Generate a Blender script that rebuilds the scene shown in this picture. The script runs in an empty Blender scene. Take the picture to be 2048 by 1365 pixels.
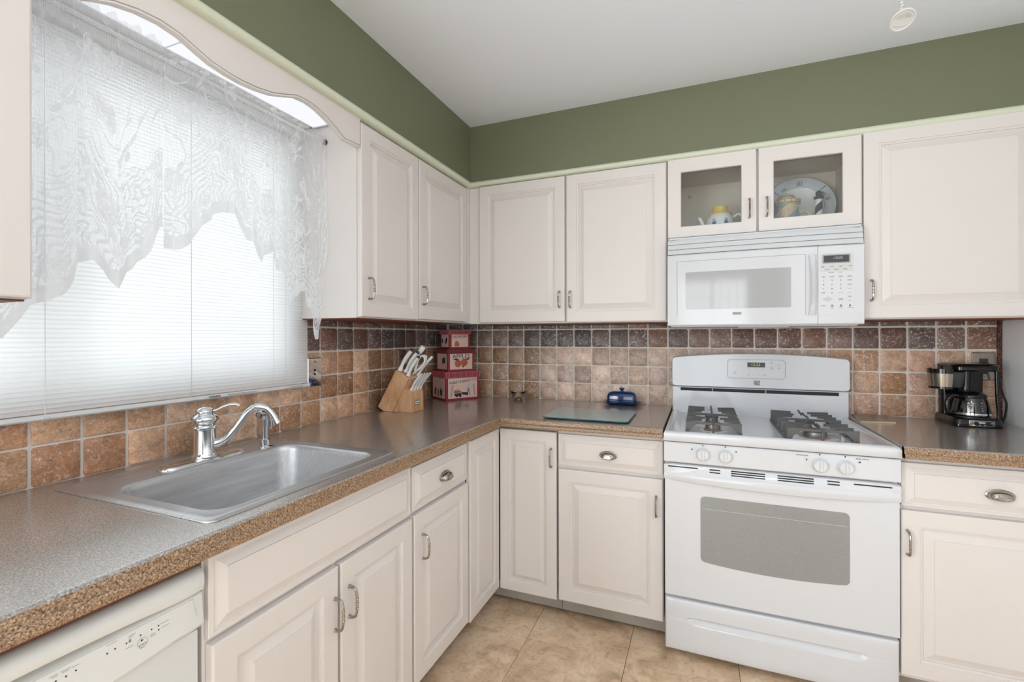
import bpy, bmesh, math, random
from math import sin, cos, pi, radians, sqrt
from mathutils import Vector, Matrix
random.seed(7)
S = bpy.context.scene
COL = S.collection

# ------------------------------------------------------------------ camera
cam_d = bpy.data.cameras.new('camera')
cam = bpy.data.objects.new('camera', cam_d)
COL.objects.link(cam)
yaw, roll = 0.3798, -0.0020
fw = Vector((-sin(yaw), cos(yaw), 0)); rt = Vector((cos(yaw), sin(yaw), 0)); up = Vector((0, 0, 1))
rt2 = rt * cos(roll) + up * sin(roll); up2 = up * cos(roll) - rt * sin(roll)
M = Matrix((rt2, up2, -fw)).transposed().to_4x4()
M.translation = Vector((1.5411, -2.6468, 1.2888))
cam.matrix_world = M
cam_d.sensor_width = 36.0
cam_d.lens = 925.07 / 2048 * 36
cam_d.shift_x = -(1031.1 - 1024) / 2048
cam_d.shift_y = (673.92 - 682.5) / 2048
cam_d.clip_start = 0.02
S.camera = cam

# ------------------------------------------------------------------ world, lamps, exposure
W = bpy.data.worlds.new('sky'); S.world = W
W.use_nodes = True
bg = W.node_tree.nodes['Background']
bg.inputs[0].default_value = (0.93, 0.96, 1.0, 1)
bg.inputs[1].default_value = 0.8

def area(name, loc, target, sx, sy, power, col=(1, 1, 1)):
    l = bpy.data.lights.new(name, 'AREA'); l.shape = 'RECTANGLE'; l.size = sx; l.size_y = sy
    l.energy = power; l.color = col
    o = bpy.data.objects.new(name, l); COL.objects.link(o)
    o.location = loc
    o.rotation_euler = (Vector(target) - Vector(loc)).to_track_quat('-Z', 'Y').to_euler()
    return o
area('daylight_sink_window', (-1.0, -2.0, 1.75), (0.5, -2.0, 1.6), 2.6, 2.2, 64, (0.93, 0.97, 1.0))
area('daylight_rear_door', (1.3, -5.25, 1.2), (1.5, 0, 1.35), 1.5, 1.9, 50, (0.92, 0.97, 1.0))
area('added_side_fill', (-0.25, -3.9, 1.2), (1.9, -2.2, 1.35), 1.5, 1.8, 115, (0.93, 0.97, 1.0))  # fill light added behind the camera to brighten the right wall
def globe(name, loc, r, power, col):
    l = bpy.data.lights.new(name, 'POINT'); l.energy = power; l.shadow_soft_size = r; l.color = col
    o = bpy.data.objects.new(name, l); COL.objects.link(o); o.location = loc
globe('ceiling_globe_lamp', (1.97, -2.2, 2.15), 0.08, 8, (0.93, 0.97, 1.0))
S.view_settings.view_transform = 'Standard'
S.view_settings.look = 'None'
S.view_settings.gamma = 1.0
S.view_settings.use_curve_mapping = False
S.view_settings.exposure = -0.31
try:
    S.cycles.use_denoising = True
    S.cycles.max_bounces = 10; S.cycles.diffuse_bounces = 5; S.cycles.transparent_max_bounces = 24
    S.cycles.sample_clamp_indirect = 6.0
    S.cycles.caustics_reflective = False; S.cycles.caustics_refractive = False
except Exception:
    pass

# ------------------------------------------------------------------ materials
def lin(c):
    return c / 12.92 if c <= 0.04045 else ((c + 0.055) / 1.055) ** 2.4
def rgb(r, g, b, k=1.0):
    return (min(1, lin(r / 255) * k), min(1, lin(g / 255) * k), min(1, lin(b / 255) * k), 1)

class NT:
    def __init__(s, name):
        s.m = bpy.data.materials.new(name); s.m.use_nodes = True
        s.t = s.m.node_tree; s.b = s.t.nodes['Principled BSDF']; s.out = s.t.nodes['Material Output']
    def n(s, kind, **kw):
        nd = s.t.nodes.new(kind)
        for k, v in kw.items():
            if k.startswith('i_'):
                nd.inputs[int(k[2:])].default_value = v
            else:
                setattr(nd, k, v)
        return nd
    def l(s, a, b):
        s.t.links.new(a, b)
    def p(s, name, v):
        s.b.inputs[name].default_value = v
    def ramp(s, fac, stops):
        r = s.n('ShaderNodeValToRGB')
        e = r.color_ramp.elements
        while len(e) < len(stops): e.new(0.5)
        for el, (pos, c) in zip(e, stops):
            el.position = pos; el.color = c
        s.l(fac, r.inputs[0]); return r.outputs[0]
    def noise(s, vec, scale, detail=4, rough=0.6, dist=0.0):
        nd = s.n('ShaderNodeTexNoise')
        nd.inputs['Scale'].default_value = scale; nd.inputs['Detail'].default_value = detail
        nd.inputs['Roughness'].default_value = rough; nd.inputs['Distortion'].default_value = dist
        if vec is not None: s.l(vec, nd.inputs['Vector'])
        return nd
    def mix(s, fac, a, b, mode='MIX'):
        nd = s.n('ShaderNodeMix', data_type='RGBA', blend_type=mode)
        for sock, v in ((nd.inputs[0], fac), (nd.inputs[6], a), (nd.inputs[7], b)):
            if hasattr(v, 'is_output'): s.l(v, sock)
            else: sock.default_value = v
        return nd.outputs[2]
    def bump(s, h, strength=0.3, dist=0.002):
        nd = s.n('ShaderNodeBump'); nd.inputs['Strength'].default_value = strength
        nd.inputs['Distance'].default_value = dist
        s.l(h, nd.inputs['Height']); s.l(nd.outputs[0], s.b.inputs['Normal'])
    def math(s, op, a, b=0.0):
        nd = s.n('ShaderNodeMath', operation=op)
        for sock, v in ((nd.inputs[0], a), (nd.inputs[1], b)):
            if hasattr(v, 'is_output'): s.l(v, sock)
            else: sock.default_value = v
        return nd.outputs[0]
    def obj_vec(s, rnd=True):
        tc = s.n('ShaderNodeTexCoord')
        if not rnd: return tc.outputs['Object']
        oi = s.n('ShaderNodeObjectInfo')
        m = s.math('MULTIPLY', oi.outputs['Random'], 37.0)
        cb = s.n('ShaderNodeCombineXYZ'); s.l(m, cb.inputs[0]); s.l(m, cb.inputs[1]); s.l(m, cb.inputs[2])
        ad = s.n('ShaderNodeVectorMath', operation='ADD'); s.l(tc.outputs['Object'], ad.inputs[0]); s.l(cb.outputs[0], ad.inputs[1])
        return ad.outputs[0]

def mat(name, col, rough=0.5, metal=0.0, spec=0.5, coat=0.0, bump=None, var=0.0):
    t = NT(name)
    t.p('Base Color', col); t.p('Roughness', rough); t.p('Metallic', metal)
    t.p('Specular IOR Level', spec); t.p('Coat Weight', coat); t.p('Coat Roughness', 0.08)
    if var or bump:
        v = t.obj_vec(False)
        if var:
            nz = t.noise(v, 3.0, 5)
            d = tuple(c * (1 - var) for c in col[:3]) + (1,)
            t.l(t.ramp(nz.outputs[0], [(0.35, d), (0.65, col)]), t.b.inputs['Base Color'])
        if bump:
            nz = t.noise(v, bump[0], 3); t.bump(nz.outputs[0], bump[1], bump[2])
    return t.m

M_ = {}
M_['green'] = mat('green_wall_paint', rgb(114, 117, 92), 0.55, bump=(140, 0.15, 0.001), var=0.05)
M_['sage'] = mat('pale_sage_paint', rgb(212, 217, 196), 0.35)
M_['ceiling'] = mat('ceiling_paint', rgb(236, 241, 248), 0.8, bump=(90, 0.1, 0.001))
M_['white_wall'] = mat('white_wall_paint', rgb(246, 246, 246), 0.6, bump=(120, 0.1, 0.001))
M_['board'] = mat('white_board_paint', rgb(244, 245, 246), 0.5)
M_['cab'] = mat('cream_cabinet_paint', rgb(223, 217, 213), 0.38, var=0.02)
M_['cabin'] = mat('cabinet_interior_tan', rgb(205, 190, 165), 0.5)
M_['rawwood'] = mat('cabinet_raw_brown_edge', rgb(120, 66, 40), 0.5, var=0.2)
M_['kick'] = mat('scuffed_grey_kick_board', rgb(176, 170, 162), 0.5, var=0.25)
M_['appl'] = mat('white_enamel', rgb(213, 215, 219), 0.16, spec=0.5, coat=0.3)
M_['appl2'] = mat('white_plastic', rgb(214, 216, 219), 0.3)
M_['dw'] = mat('off_white_plastic', rgb(220, 221, 218), 0.3)
M_['nickel'] = mat('brushed_nickel', rgb(168, 160, 150), 0.2, 1.0)
M_['chrome'] = mat('chrome', rgb(225, 227, 230), 0.05, 1.0)
M_['black'] = mat('black_glossy_plastic', rgb(16, 16, 18), 0.12)
M_['blackm'] = mat('black_matte', rgb(20, 20, 20), 0.6)
M_['dkgrey'] = mat('dark_grey_plastic', rgb(62, 64, 66), 0.35)
M_['slot'] = mat('dark_slot', rgb(38, 38, 38), 0.7)
M_['iron'] = mat('grey_cast_iron', rgb(88, 88, 88), 0.5, bump=(300, 0.3, 0.0006))
M_['alu'] = mat('burner_aluminium', rgb(150, 150, 150), 0.4, 0.8)
M_['rust'] = mat('rust_stain', rgb(196, 160, 128), 0.8)
M_['ink'] = mat('grey_print', rgb(120, 120, 120), 0.6)
M_['inkd'] = mat('dark_print', rgb(45, 45, 45), 0.6)
M_['inkw'] = mat('white_print', rgb(235, 235, 235), 0.6)
M_['grey'] = mat('grey_plastic', rgb(150, 150, 152), 0.35)
M_['ltgrey'] = mat('light_grey_print', rgb(206, 207, 207), 0.4)
M_['ltgrey2'] = mat('faint_print', rgb(172, 173, 172), 0.4)
M_['mwglass'] = mat('grey_screened_glass', rgb(176, 177, 179), 0.08, coat=0.6)
M_['grout'] = mat('pale_grout', rgb(232, 225, 216), 0.8, bump=(200, 0.4, 0.001), var=0.08)
M_['blue'] = mat('cobalt_glaze', rgb(10, 52, 104), 0.08, coat=0.5)
M_['red'] = mat('red_paper_box', rgb(150, 52, 62), 0.55)
M_['redlid'] = mat('rose_red_paper_lid', rgb(192, 98, 104), 0.55)
M_['redridge'] = mat('dark_lid_ridge', rgb(118, 46, 54), 0.55)
M_['paper'] = mat('aged_pink_label', rgb(236, 204, 190), 0.6, var=0.1)
M_['navy'] = mat('navy_print', rgb(58, 60, 74), 0.6)
M_['apple'] = mat('apple_print', rgb(196, 104, 78), 0.6, var=0.3)
M_['wheat'] = mat('straw_print', rgb(176, 116, 84), 0.6, var=0.3)
M_['knifew'] = mat('white_knife_handle', rgb(238, 238, 236), 0.22)
M_['steel'] = mat('knife_steel', rgb(150, 152, 156), 0.2, 1.0)
M_['yellow'] = mat('yellow_glaze', rgb(236, 200, 70), 0.15)
M_['china'] = mat('white_china', rgb(240, 236, 232), 0.1)
M_['pink'] = mat('pink_glaze', rgb(226, 172, 160), 0.2)
M_['eyeblue'] = mat('blue_glaze', rgb(70, 130, 190), 0.2)
M_['stonebl'] = mat('slate_blue_glaze', rgb(140, 158, 170), 0.25)
M_['sand'] = mat('sand_glaze', rgb(206, 186, 150), 0.3)
M_['brownl'] = mat('brown_line_glaze', rgb(110, 72, 48), 0.4)
M_['leaf'] = mat('green_print', rgb(60, 130, 90), 0.5)
M_['bord'] = mat('grey_blue_border_print', rgb(212, 214, 220), 0.3, var=0.22)
M_['marble'] = mat('dark_red_marble', rgb(48, 22, 16), 0.2)
M_['dirt'] = mat('dark_floor_gap', rgb(70, 52, 38), 0.9)
M_['string'] = mat('white_cord', rgb(225, 225, 225), 0.7)
M_['strgrey'] = mat('grey_wand', rgb(190, 190, 190), 0.4)
M_['rail'] = mat('white_rail', rgb(215, 215, 214), 0.4)

def emit(name, col, s):
    t = NT(name); t.p('Base Color', (0, 0, 0, 1)); t.p('Emission Color', col); t.p('Emission Strength', s); return t.m
M_['ivory'] = mat('ivory_plastic', rgb(186, 186, 182), 0.4)
M_['ledw'] = emit('white_display_digits', rgb(225, 235, 235), 0.9)
M_['ledg'] = emit('green_display_digits', rgb(205, 220, 90), 0.8)
M_['recess_glow'] = emit('added_soffit_glow', rgb(248, 250, 255), 1.2)  # glow for the panel added under the soffit
M_['amber'] = emit('amber_indicator', rgb(255, 190, 90), 1.6)

def glass(name, col, rough=0.0, alpha=0.12):
    # thin pane: mostly see-through with a mirror-like sheen
    t = NT(name)
    tr = t.n('ShaderNodeBsdfTransparent'); tr.inputs[0].default_value = col
    gl = t.n('ShaderNodeBsdfGlossy'); gl.inputs['Roughness'].default_value = rough
    lw = t.n('ShaderNodeLayerWeight'); lw.inputs[0].default_value = 0.25
    f = t.math('ADD', lw.outputs['Fresnel'], alpha)
    mx = t.n('ShaderNodeMixShader'); t.l(f, mx.inputs[0]); t.l(tr.outputs[0], mx.inputs[1]); t.l(gl.outputs[0], mx.inputs[2])
    t.l(mx.outputs[0], t.out.inputs[0]); return t.m
M_['pane'] = glass('clear_pane', (0.95, 0.97, 0.97, 1), 0.02, 0.03)
M_['tint'] = glass('smoky_carafe_glass', (0.62, 0.62, 0.63, 1), 0.02, 0.06)
M_['bowl'] = glass('clear_bowl_glass', (0.975, 0.98, 0.98, 1), 0.02, 0.02)
M_['boardglass'] = mat('frosted_green_glass', rgb(172, 186, 185), 0.25)
M_['boardedge'] = mat('teal_glass_edge', rgb(20, 96, 104), 0.1)

# travertine tile: one material, each tile carries its own object colour
t = NT('tumbled_travertine'); v = t.obj_vec(True)
oi = t.n('ShaderNodeObjectInfo')
n1 = t.noise(v, 22, 5, 0.65, 0.6); n2 = t.noise(v, 120, 4, 0.7, 1.2); n3 = t.noise(v, 85, 5, 0.8, 0.9)
shade = t.ramp(n1.outputs[0], [(0.3, (0.62, 0.58, 0.56, 1)), (0.7, (1.25, 1.22, 1.2, 1))])
c = t.mix(1.0, oi.outputs['Color'], shade, 'MULTIPLY')
fine = t.ramp(n2.outputs[0], [(0.35, (0.72, 0.7, 0.68, 1)), (0.6, (1.08, 1.07, 1.06, 1))])
c = t.mix(1.0, c, fine, 'MULTIPLY')
pits = t.ramp(n3.outputs[0], [(0.555, (0, 0, 0, 1)), (0.60, (1, 1, 1, 1))])
pm = t.math('MULTIPLY', pits, oi.outputs['Alpha'])
c = t.mix(pm, c, rgb(232, 226, 222))
t.l(c, t.b.inputs['Base Color']); t.p('Roughness', 0.33); t.p('Specular IOR Level', 0.5)
t.bump(n2.outputs[0], 0.35, 0.0015); M_['tile'] = t.m

# floor tile
t = NT('tan_slate_look_floor_tile'); v = t.obj_vec(True)
n1 = t.noise(v, 6, 8, 0.66, 0.8); n2 = t.noise(v, 26, 8, 0.72, 1.2)
c = t.ramp(n1.outputs[0], [(0.28, rgb(180, 150, 120)), (0.5, rgb(226, 198, 166)), (0.72, rgb(244, 224, 198))])
c2 = t.ramp(n2.outputs[0], [(0.3, (0.68, 0.64, 0.6, 1)), (0.5, (1, 1, 1, 1)), (0.75, (1.08, 1.07, 1.05, 1))])
c = t.mix(1.0, c, c2, 'MULTIPLY'); t.l(c, t.b.inputs['Base Color']); t.p('Roughness', 0.42)
t.bump(n2.outputs[0], 0.35, 0.003); M_['floor'] = t.m

# speckled brown laminate, window sheen put into the greyed base colour
t = NT('speckled_laminate_sheen_greyed'); v = t.obj_vec(False)
n1 = t.noise(v, 330, 3, 0.6); n2 = t.noise(v, 150, 4, 0.6)
c = t.ramp(n1.outputs[0], [(0.34, rgb(82, 75, 70)), (0.46, rgb(140, 132, 125)), (0.56, rgb(158, 150, 143)), (0.68, rgb(200, 195, 190))])
c2 = t.ramp(n2.outputs[0], [(0.35, (0.8, 0.78, 0.76, 1)), (0.6, (1.06, 1.05, 1.05, 1))])
c = t.mix(1.0, c, c2, 'MULTIPLY'); t.l(c, t.b.inputs['Base Color']); t.p('Roughness', 0.36); t.p('Specular IOR Level', 1.0); t.p('Coat Weight', 1.0); t.p('Coat Roughness', 0.16); t.p('Coat IOR', 2.0)
M_['lam'] = t.m

t = NT('speckled_laminate_no_sheen'); v = t.obj_vec(False)  # same laminate on the front edge, left brown without the painted sheen
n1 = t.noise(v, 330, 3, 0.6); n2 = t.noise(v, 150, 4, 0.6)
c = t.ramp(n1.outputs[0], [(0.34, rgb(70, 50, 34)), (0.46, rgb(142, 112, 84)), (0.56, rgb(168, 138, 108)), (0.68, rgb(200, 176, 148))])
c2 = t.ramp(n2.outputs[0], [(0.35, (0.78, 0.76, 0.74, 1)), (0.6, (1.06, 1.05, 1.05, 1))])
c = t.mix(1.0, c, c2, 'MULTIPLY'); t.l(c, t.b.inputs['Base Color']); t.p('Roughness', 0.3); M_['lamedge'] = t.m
# block wood with fine vertical lamination
t = NT('light_rubberwood'); v = t.obj_vec(False)
mp = t.n('ShaderNodeMapping'); mp.inputs['Scale'].default_value = (6, 60, 3); t.l(v, mp.inputs[0])
n1 = t.noise(mp.outputs[0], 1.6, 5, 0.6, 0.8)
c = t.ramp(n1.outputs[0], [(0.3, rgb(192, 140, 98)), (0.5, rgb(222, 176, 134)), (0.7, rgb(236, 198, 160))])
t.l(c, t.b.inputs['Base Color']); t.p('Roughness', 0.35); M_['wood'] = t.m

# brushed steel for the sink
t = NT('brushed_stainless'); v = t.obj_vec(False)
mp = t.n('ShaderNodeMapping'); mp.inputs['Scale'].default_value = (400, 4, 40); t.l(v, mp.inputs[0])
n1 = t.noise(mp.outputs[0], 1.0, 2)
t.l(t.ramp(n1.outputs[0], [(0.3, rgb(188, 189, 191)), (0.7, rgb(214, 215, 217))]), t.b.inputs['Base Color'])
t.p('Metallic', 1.0); t.p('Roughness', 0.42); t.bump(n1.outputs[0], 0.05, 0.0004); M_['sink'] = t.m

# aluminium slat: lets daylight glow through
t = NT('white_blind_slat')
tl = t.n('ShaderNodeBsdfTranslucent'); tl.inputs[0].default_value = (0.95, 0.96, 0.97, 1)
t.p('Base Color', (0.9, 0.9, 0.9, 1)); t.p('Roughness', 0.4)
mx = t.n('ShaderNodeMixShader'); mx.inputs[0].default_value = 0.45
t.l(t.b.outputs[0], mx.inputs[1]); t.l(tl.outputs[0], mx.inputs[2]); t.l(mx.outputs[0], t.out.inputs[0]); M_['slat'] = t.m

# lace: open net ground with denser floral and scroll work, driven by the cloth's own UV
t = NT('white_lace')
uv = t.n('ShaderNodeUVMap'); uv.uv_map = 'UVMap'
w1 = t.n('ShaderNodeTexWave', wave_type='BANDS', bands_direction='X'); w1.inputs['Scale'].default_value = 62
t.l(uv.outputs[0], w1.inputs['Vector'])
sep = t.n('ShaderNodeSeparateXYZ'); t.l(uv.outputs[0], sep.inputs[0])
def cells(scale, off):
    """local offset from the nearest scattered motif centre, its length and angle, and a random value"""
    sh = t.n('ShaderNodeVectorMath', operation='ADD'); sh.inputs[1].default_value = (off, off * 0.7, 0); t.l(uv.outputs[0], sh.inputs[0])
    vo = t.n('ShaderNodeTexVoronoi', feature='F1', voronoi_dimensions='2D'); vo.inputs['Scale'].default_value = scale; vo.inputs['Randomness'].default_value = 0.7
    t.l(sh.outputs[0], vo.inputs['Vector'])
    sb = t.n('ShaderNodeVectorMath', operation='SUBTRACT'); t.l(sh.outputs[0], sb.inputs[0]); t.l(vo.outputs['Position'], sb.inputs[1])
    sp_ = t.n('ShaderNodeSeparateXYZ'); t.l(sb.outputs[0], sp_.inputs[0])
    sc_ = t.n('ShaderNodeSeparateColor'); t.l(vo.outputs['Color'], sc_.inputs[0])
    r_ = t.math('SQRT', t.math('ADD', t.math('MULTIPLY', sp_.outputs[0], sp_.outputs[0]), t.math('MULTIPLY', sp_.outputs[1], sp_.outputs[1])))
    th = t.math('ADD', t.math('ARCTAN2', sp_.outputs[1], sp_.outputs[0]), t.math('MULTIPLY', sc_.outputs[0], 6.28))
    return r_, th, sc_.outputs[1]
def less(a, b): return t.math('LESS_THAN', a, b)
# five-lobed blossoms
r_, th, rv = cells(4.6, 0.0)
edge_ = t.math('ADD', 0.030, t.math('MULTIPLY', t.math('ABSOLUTE', t.math('COSINE', t.math('MULTIPLY', th, 2.5))), 0.016))
blossom = less(r_, edge_)
veins = t.math('ADD', 0.75, t.math('MULTIPLY', t.math('SINE', t.math('MULTIPLY', t.math('DIVIDE', r_, edge_), 14.0)), 0.35))
blossom = t.math('MULTIPLY', blossom, veins)
# pairs of leaves and buds
r_, th, rv = cells(7.5, 3.3)
leafe = t.math('MULTIPLY', t.math('POWER', t.math('ABSOLUTE', t.math('COSINE', t.math('MULTIPLY', th, 1.5))), 2.2), 0.042)
leaves = t.math('MULTIPLY', less(r_, leafe), t.math('GREATER_THAN', rv, 0.35))
# thin twining stems
nz = t.noise(uv.outputs[0], 4.2, 1, 0.4, 0.6)
stem = less(t.math('ABSOLUTE', t.math('SUBTRACT', nz.outputs[0], 0.5)), 0.006)
stem2 = less(t.math('ABSOLUTE', t.math('SUBTRACT', nz.outputs[0], 0.40)), 0.005)
motif = t.math('MAXIMUM', t.math('MAXIMUM', blossom, leaves), t.math('MULTIPLY', t.math('MAXIMUM', stem, stem2), 0.8))
up_ = t.ramp(sep.outputs[1], [(0.25, (1, 1, 1, 1)), (0.70, (0.85, 0.85, 0.85, 1)), (0.90, (0.1, 0.1, 0.1, 1))])
motif = t.math('MULTIPLY', motif, up_)
# big layered scrolls filling the hem
r_, th, rv = cells(3.6, 7.1)
fl_ = t.math('MULTIPLY', r_, t.math('ADD', 1.0, t.math('MULTIPLY', t.math('SINE', t.math('MULTIPLY', th, 7.0)), 0.16)))
sw = t.math('SINE', t.math('ADD', t.math('MULTIPLY', fl_, 235.0), t.math('MULTIPLY', th, 2.0)))
wl = t.ramp(sw, [(0.40, (0.12, 0.12, 0.12, 1)), (0.62, (1, 1, 1, 1))])
nb = t.math('ADD', sep.outputs[1], t.math('MULTIPLY', t.math('SUBTRACT', nz.outputs[0], 0.5), 0.5))
low = t.ramp(nb, [(0.29, (1, 1, 1, 1)), (0.33, (0, 0, 0, 1))])
motif = t.math('MAXIMUM', motif, t.math('MULTIPLY', wl, low))
net = t.math('MULTIPLY', w1.outputs[1], 0.16)
hem = t.ramp(sep.outputs[1], [(0.045, (1, 1, 1, 1)), (0.055, (0, 0, 0, 1))])
op = t.math('ADD', t.math('ADD', t.math('MULTIPLY', motif, 0.50), net), 0.30)
op = t.math('MAXIMUM', op, t.math('MULTIPLY', hem, 0.88))
opc = t.n('ShaderNodeClamp'); t.l(op, opc.inputs[0]); opc.inputs[2].default_value = 0.97
tr = t.n('ShaderNodeBsdfTransparent')
df = t.n('ShaderNodeBsdfDiffuse'); df.inputs[0].default_value = (0.90, 0.91, 0.92, 1)
tl = t.n('ShaderNodeBsdfTranslucent'); tl.inputs[0].default_value = (0.88, 0.89, 0.90, 1)
m1 = t.n('ShaderNodeMixShader'); m1.inputs[0].default_value = 0.5; t.l(df.outputs[0], m1.inputs[1]); t.l(tl.outputs[0], m1.inputs[2])
m2 = t.n('ShaderNodeMixShader'); t.l(opc.outputs[0], m2.inputs[0]); t.l(tr.outputs[0], m2.inputs[1]); t.l(m1.outputs[0], m2.inputs[2])
t.l(m2.outputs[0], t.out.inputs[0]); M_['lace'] = t.m

# oven window: fine screen
t = NT('oven_window_screen'); v = t.obj_vec(False)
n1 = t.noise(v, 700, 2); t.l(t.ramp(n1.outputs[0], [(0.4, rgb(134, 136, 136)), (0.6, rgb(152, 154, 153))]), t.b.inputs['Base Color'])
t.p('Roughness', 0.12); t.p('Coat Weight', 0.6); M_['oven'] = t.m

# patterned trivet / marble strip
t = NT('patterned_trivet'); v = t.obj_vec(False)
n1 = t.noise(v, 40, 4, 0.6, 2.0)
t.l(t.ramp(n1.outputs[0], [(0.38, rgb(52, 50, 52)), (0.48, rgb(150, 140, 130)), (0.53, rgb(120, 62, 46)), (0.6, rgb(206, 190, 172)), (0.7, rgb(80, 82, 92))]), t.b.inputs['Base Color'])
t.p('Roughness', 0.3); M_['trivet'] = t.m
t = NT('veined_dark_marble'); v = t.obj_vec(False)
n1 = t.noise(v, 30, 6, 0.7, 3.0); sc = t.math('ABSOLUTE', t.math('SUBTRACT', n1.outputs[0], 0.5))
t.l(t.ramp(sc, [(0.004, rgb(190, 120, 90)), (0.02, rgb(42, 20, 16)), (0.2, rgb(26, 14, 12))]), t.b.inputs['Base Color'])
t.p('Roughness', 0.15); M_['marble'] = t.m

# ------------------------------------------------------------------ mesh helpers
def new(): return bmesh.new()
def box(bm, x0, x1, y0, y1, z0, z1, bev=0.0, seg=1, M=None):
    ctr = Vector(((x0 + x1) / 2, (y0 + y1) / 2, (z0 + z1) / 2))
    mt = Matrix.Translation(ctr) @ Matrix.Diagonal((abs(x1 - x0), abs(y1 - y0), abs(z1 - z0), 1))
    r = bmesh.ops.create_cube(bm, size=1.0, matrix=mt)
    vs = r['verts']
    if bev > 0:
        es = list({e for v in vs for e in v.link_edges})
        rb = bmesh.ops.bevel(bm, geom=es, offset=bev, segments=seg, profile=0.5, affect='EDGES')
        vs = list({v for f in rb['faces'] for v in f.verts} | {v for v in vs if v.is_valid})
    if M is not None: bmesh.ops.transform(bm, matrix=M, verts=vs)
    return vs
def ring_faces(bm, loops_, closed=True, cap0=True, cap1=True):
    vl = [[bm.verts.new(p) for p in lp] for lp in loops_]
    n = len(vl[0])
    for a, b in zip(vl[:-1], vl[1:]):
        for i in range(n if closed else n - 1):
            j = (i + 1) % n
            bm.faces.new((a[i], a[j], b[j], b[i]))
    if cap0: bm.faces.new(vl[0][::-1])
    if cap1: bm.faces.new(vl[-1])
    return [v for l in vl for v in l]
def prism(bm, poly, axis, a, b):
    f = {'x': lambda u, v, w: (w, u, v), 'y': lambda u, v, w: (u, w, v), 'z': lambda u, v, w: (u, v, w)}[axis]
    return ring_faces(bm, [[f(u, v, a) for u, v in poly], [f(u, v, b) for u, v in poly]])
def lathe(bm, prof, seg=24, M=None, cap0=True, cap1=True):
    lp = [[(max(r, 1e-5) * cos(2 * pi * k / seg), max(r, 1e-5) * sin(2 * pi * k / seg), z) for k in range(seg)] for r, z in prof]
    vs = ring_faces(bm, lp, True, cap0, cap1)
    if M is not None: bmesh.ops.transform(bm, matrix=M, verts=vs)
    return vs
def tube(bm, pts, r, seg=8, caps=True, flat=1.0):
    pts = [Vector(p) for p in pts]
    n = len(pts)
    if not isinstance(r, (list, tuple)): r = [r] * n
    tang = []
    for i in range(n):
        d = pts[min(i + 1, n - 1)] - pts[max(i - 1, 0)]
        tang.append(d.normalized())
    ref = Vector((0, 0, 1)) if abs(tang[0].z) < 0.9 else Vector((1, 0, 0))
    u = (ref - tang[0] * ref.dot(tang[0])).normalized()
    lp = []
    for i in range(n):
        u = (u - tang[i] * u.dot(tang[i])).normalized()
        w = tang[i].cross(u)
        lp.append([pts[i] + (u * cos(2 * pi * k / seg) * flat + w * sin(2 * pi * k / seg)) * r[i] for k in range(seg)])
    return ring_faces(bm, lp, True, caps, caps)
def smooth_path(pts, n=6):
    P = [Vector(p) for p in pts]; out = []
    for i in range(len(P) - 1):
        p0, p1, p2, p3 = P[max(i - 1, 0)], P[i], P[i + 1], P[min(i + 2, len(P) - 1)]
        for k in range(n):
            s = k / n
            out.append(0.5 * ((2 * p1) + (p2 - p0) * s + (2 * p0 - 5 * p1 + 4 * p2 - p3) * s * s + (3 * p1 - p0 - 3 * p2 + p3) * s ** 3))
    out.append(P[-1]); return out
def rrect(x0, x1, y0, y1, r, seg=5):
    out = []
    for cx, cy, a0 in ((x1 - r, y1 - r, 0), (x0 + r, y1 - r, 90), (x0 + r, y0 + r, 180), (x1 - r, y0 + r, 270)):
        for k in range(seg + 1):
            a = radians(a0 + 90 * k / seg)
            out.append((cx + r * cos(a), cy + r * sin(a)))
    return out

def wloc(o):
    v = Vector((0, 0, 0))
    while o is not None:
        v += o.location; o = o.parent
    return v
def link(name, me, parent=None, loc=(0, 0, 0), rotz=0.0):
    o = bpy.data.objects.new(name, me); COL.objects.link(o)
    if parent is not None:
        o.parent = parent; o.location = Vector(loc) - wloc(parent)
    else:
        o.location = loc
    if rotz: o.rotation_euler = (0, 0, rotz)
    return o
def mesh(name, bm, mats, smooth=35, recalc=True):
    if recalc: bmesh.ops.recalc_face_normals(bm, faces=bm.faces[:])
    me = bpy.data.meshes.new(name); bm.to_mesh(me); bm.free()
    for m in (mats if isinstance(mats, (list, tuple)) else [mats]):
        me.materials.append(M_[m] if isinstance(m, str) else m)
    if smooth:
        me.shade_smooth(); me.set_sharp_from_angle(angle=radians(smooth))
    return me
def obj(name, bm, mats, parent=None, org=None, smooth=35, recalc=True):
    """one mesh object built in world coordinates; its origin is the parent's, or org"""
    o_ = wloc(parent) if parent is not None else Vector(org or (0, 0, 0))
    if o_.length > 0: bmesh.ops.translate(bm, verts=bm.verts[:], vec=-o_)
    o = link(name, mesh(name, bm, mats, smooth, recalc), parent, o_)
    if name in STUFF: o['kind'] = 'stuff'
    return o
STUFF = {'caption', 'indicator_dot', 'touch_dot', 'ridge', 'knob_mark', 'burner_symbol', 'button_print', 'printed_marks', 'side_picture', 'wheat_print', 'lighthouse_print', 'foliage_print', 'boat_print', 'embossing', 'emblem', 'muntin_grid', 'gallery_rail', 'leaf_print', 'cart_print', 'harvest_print'}
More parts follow.
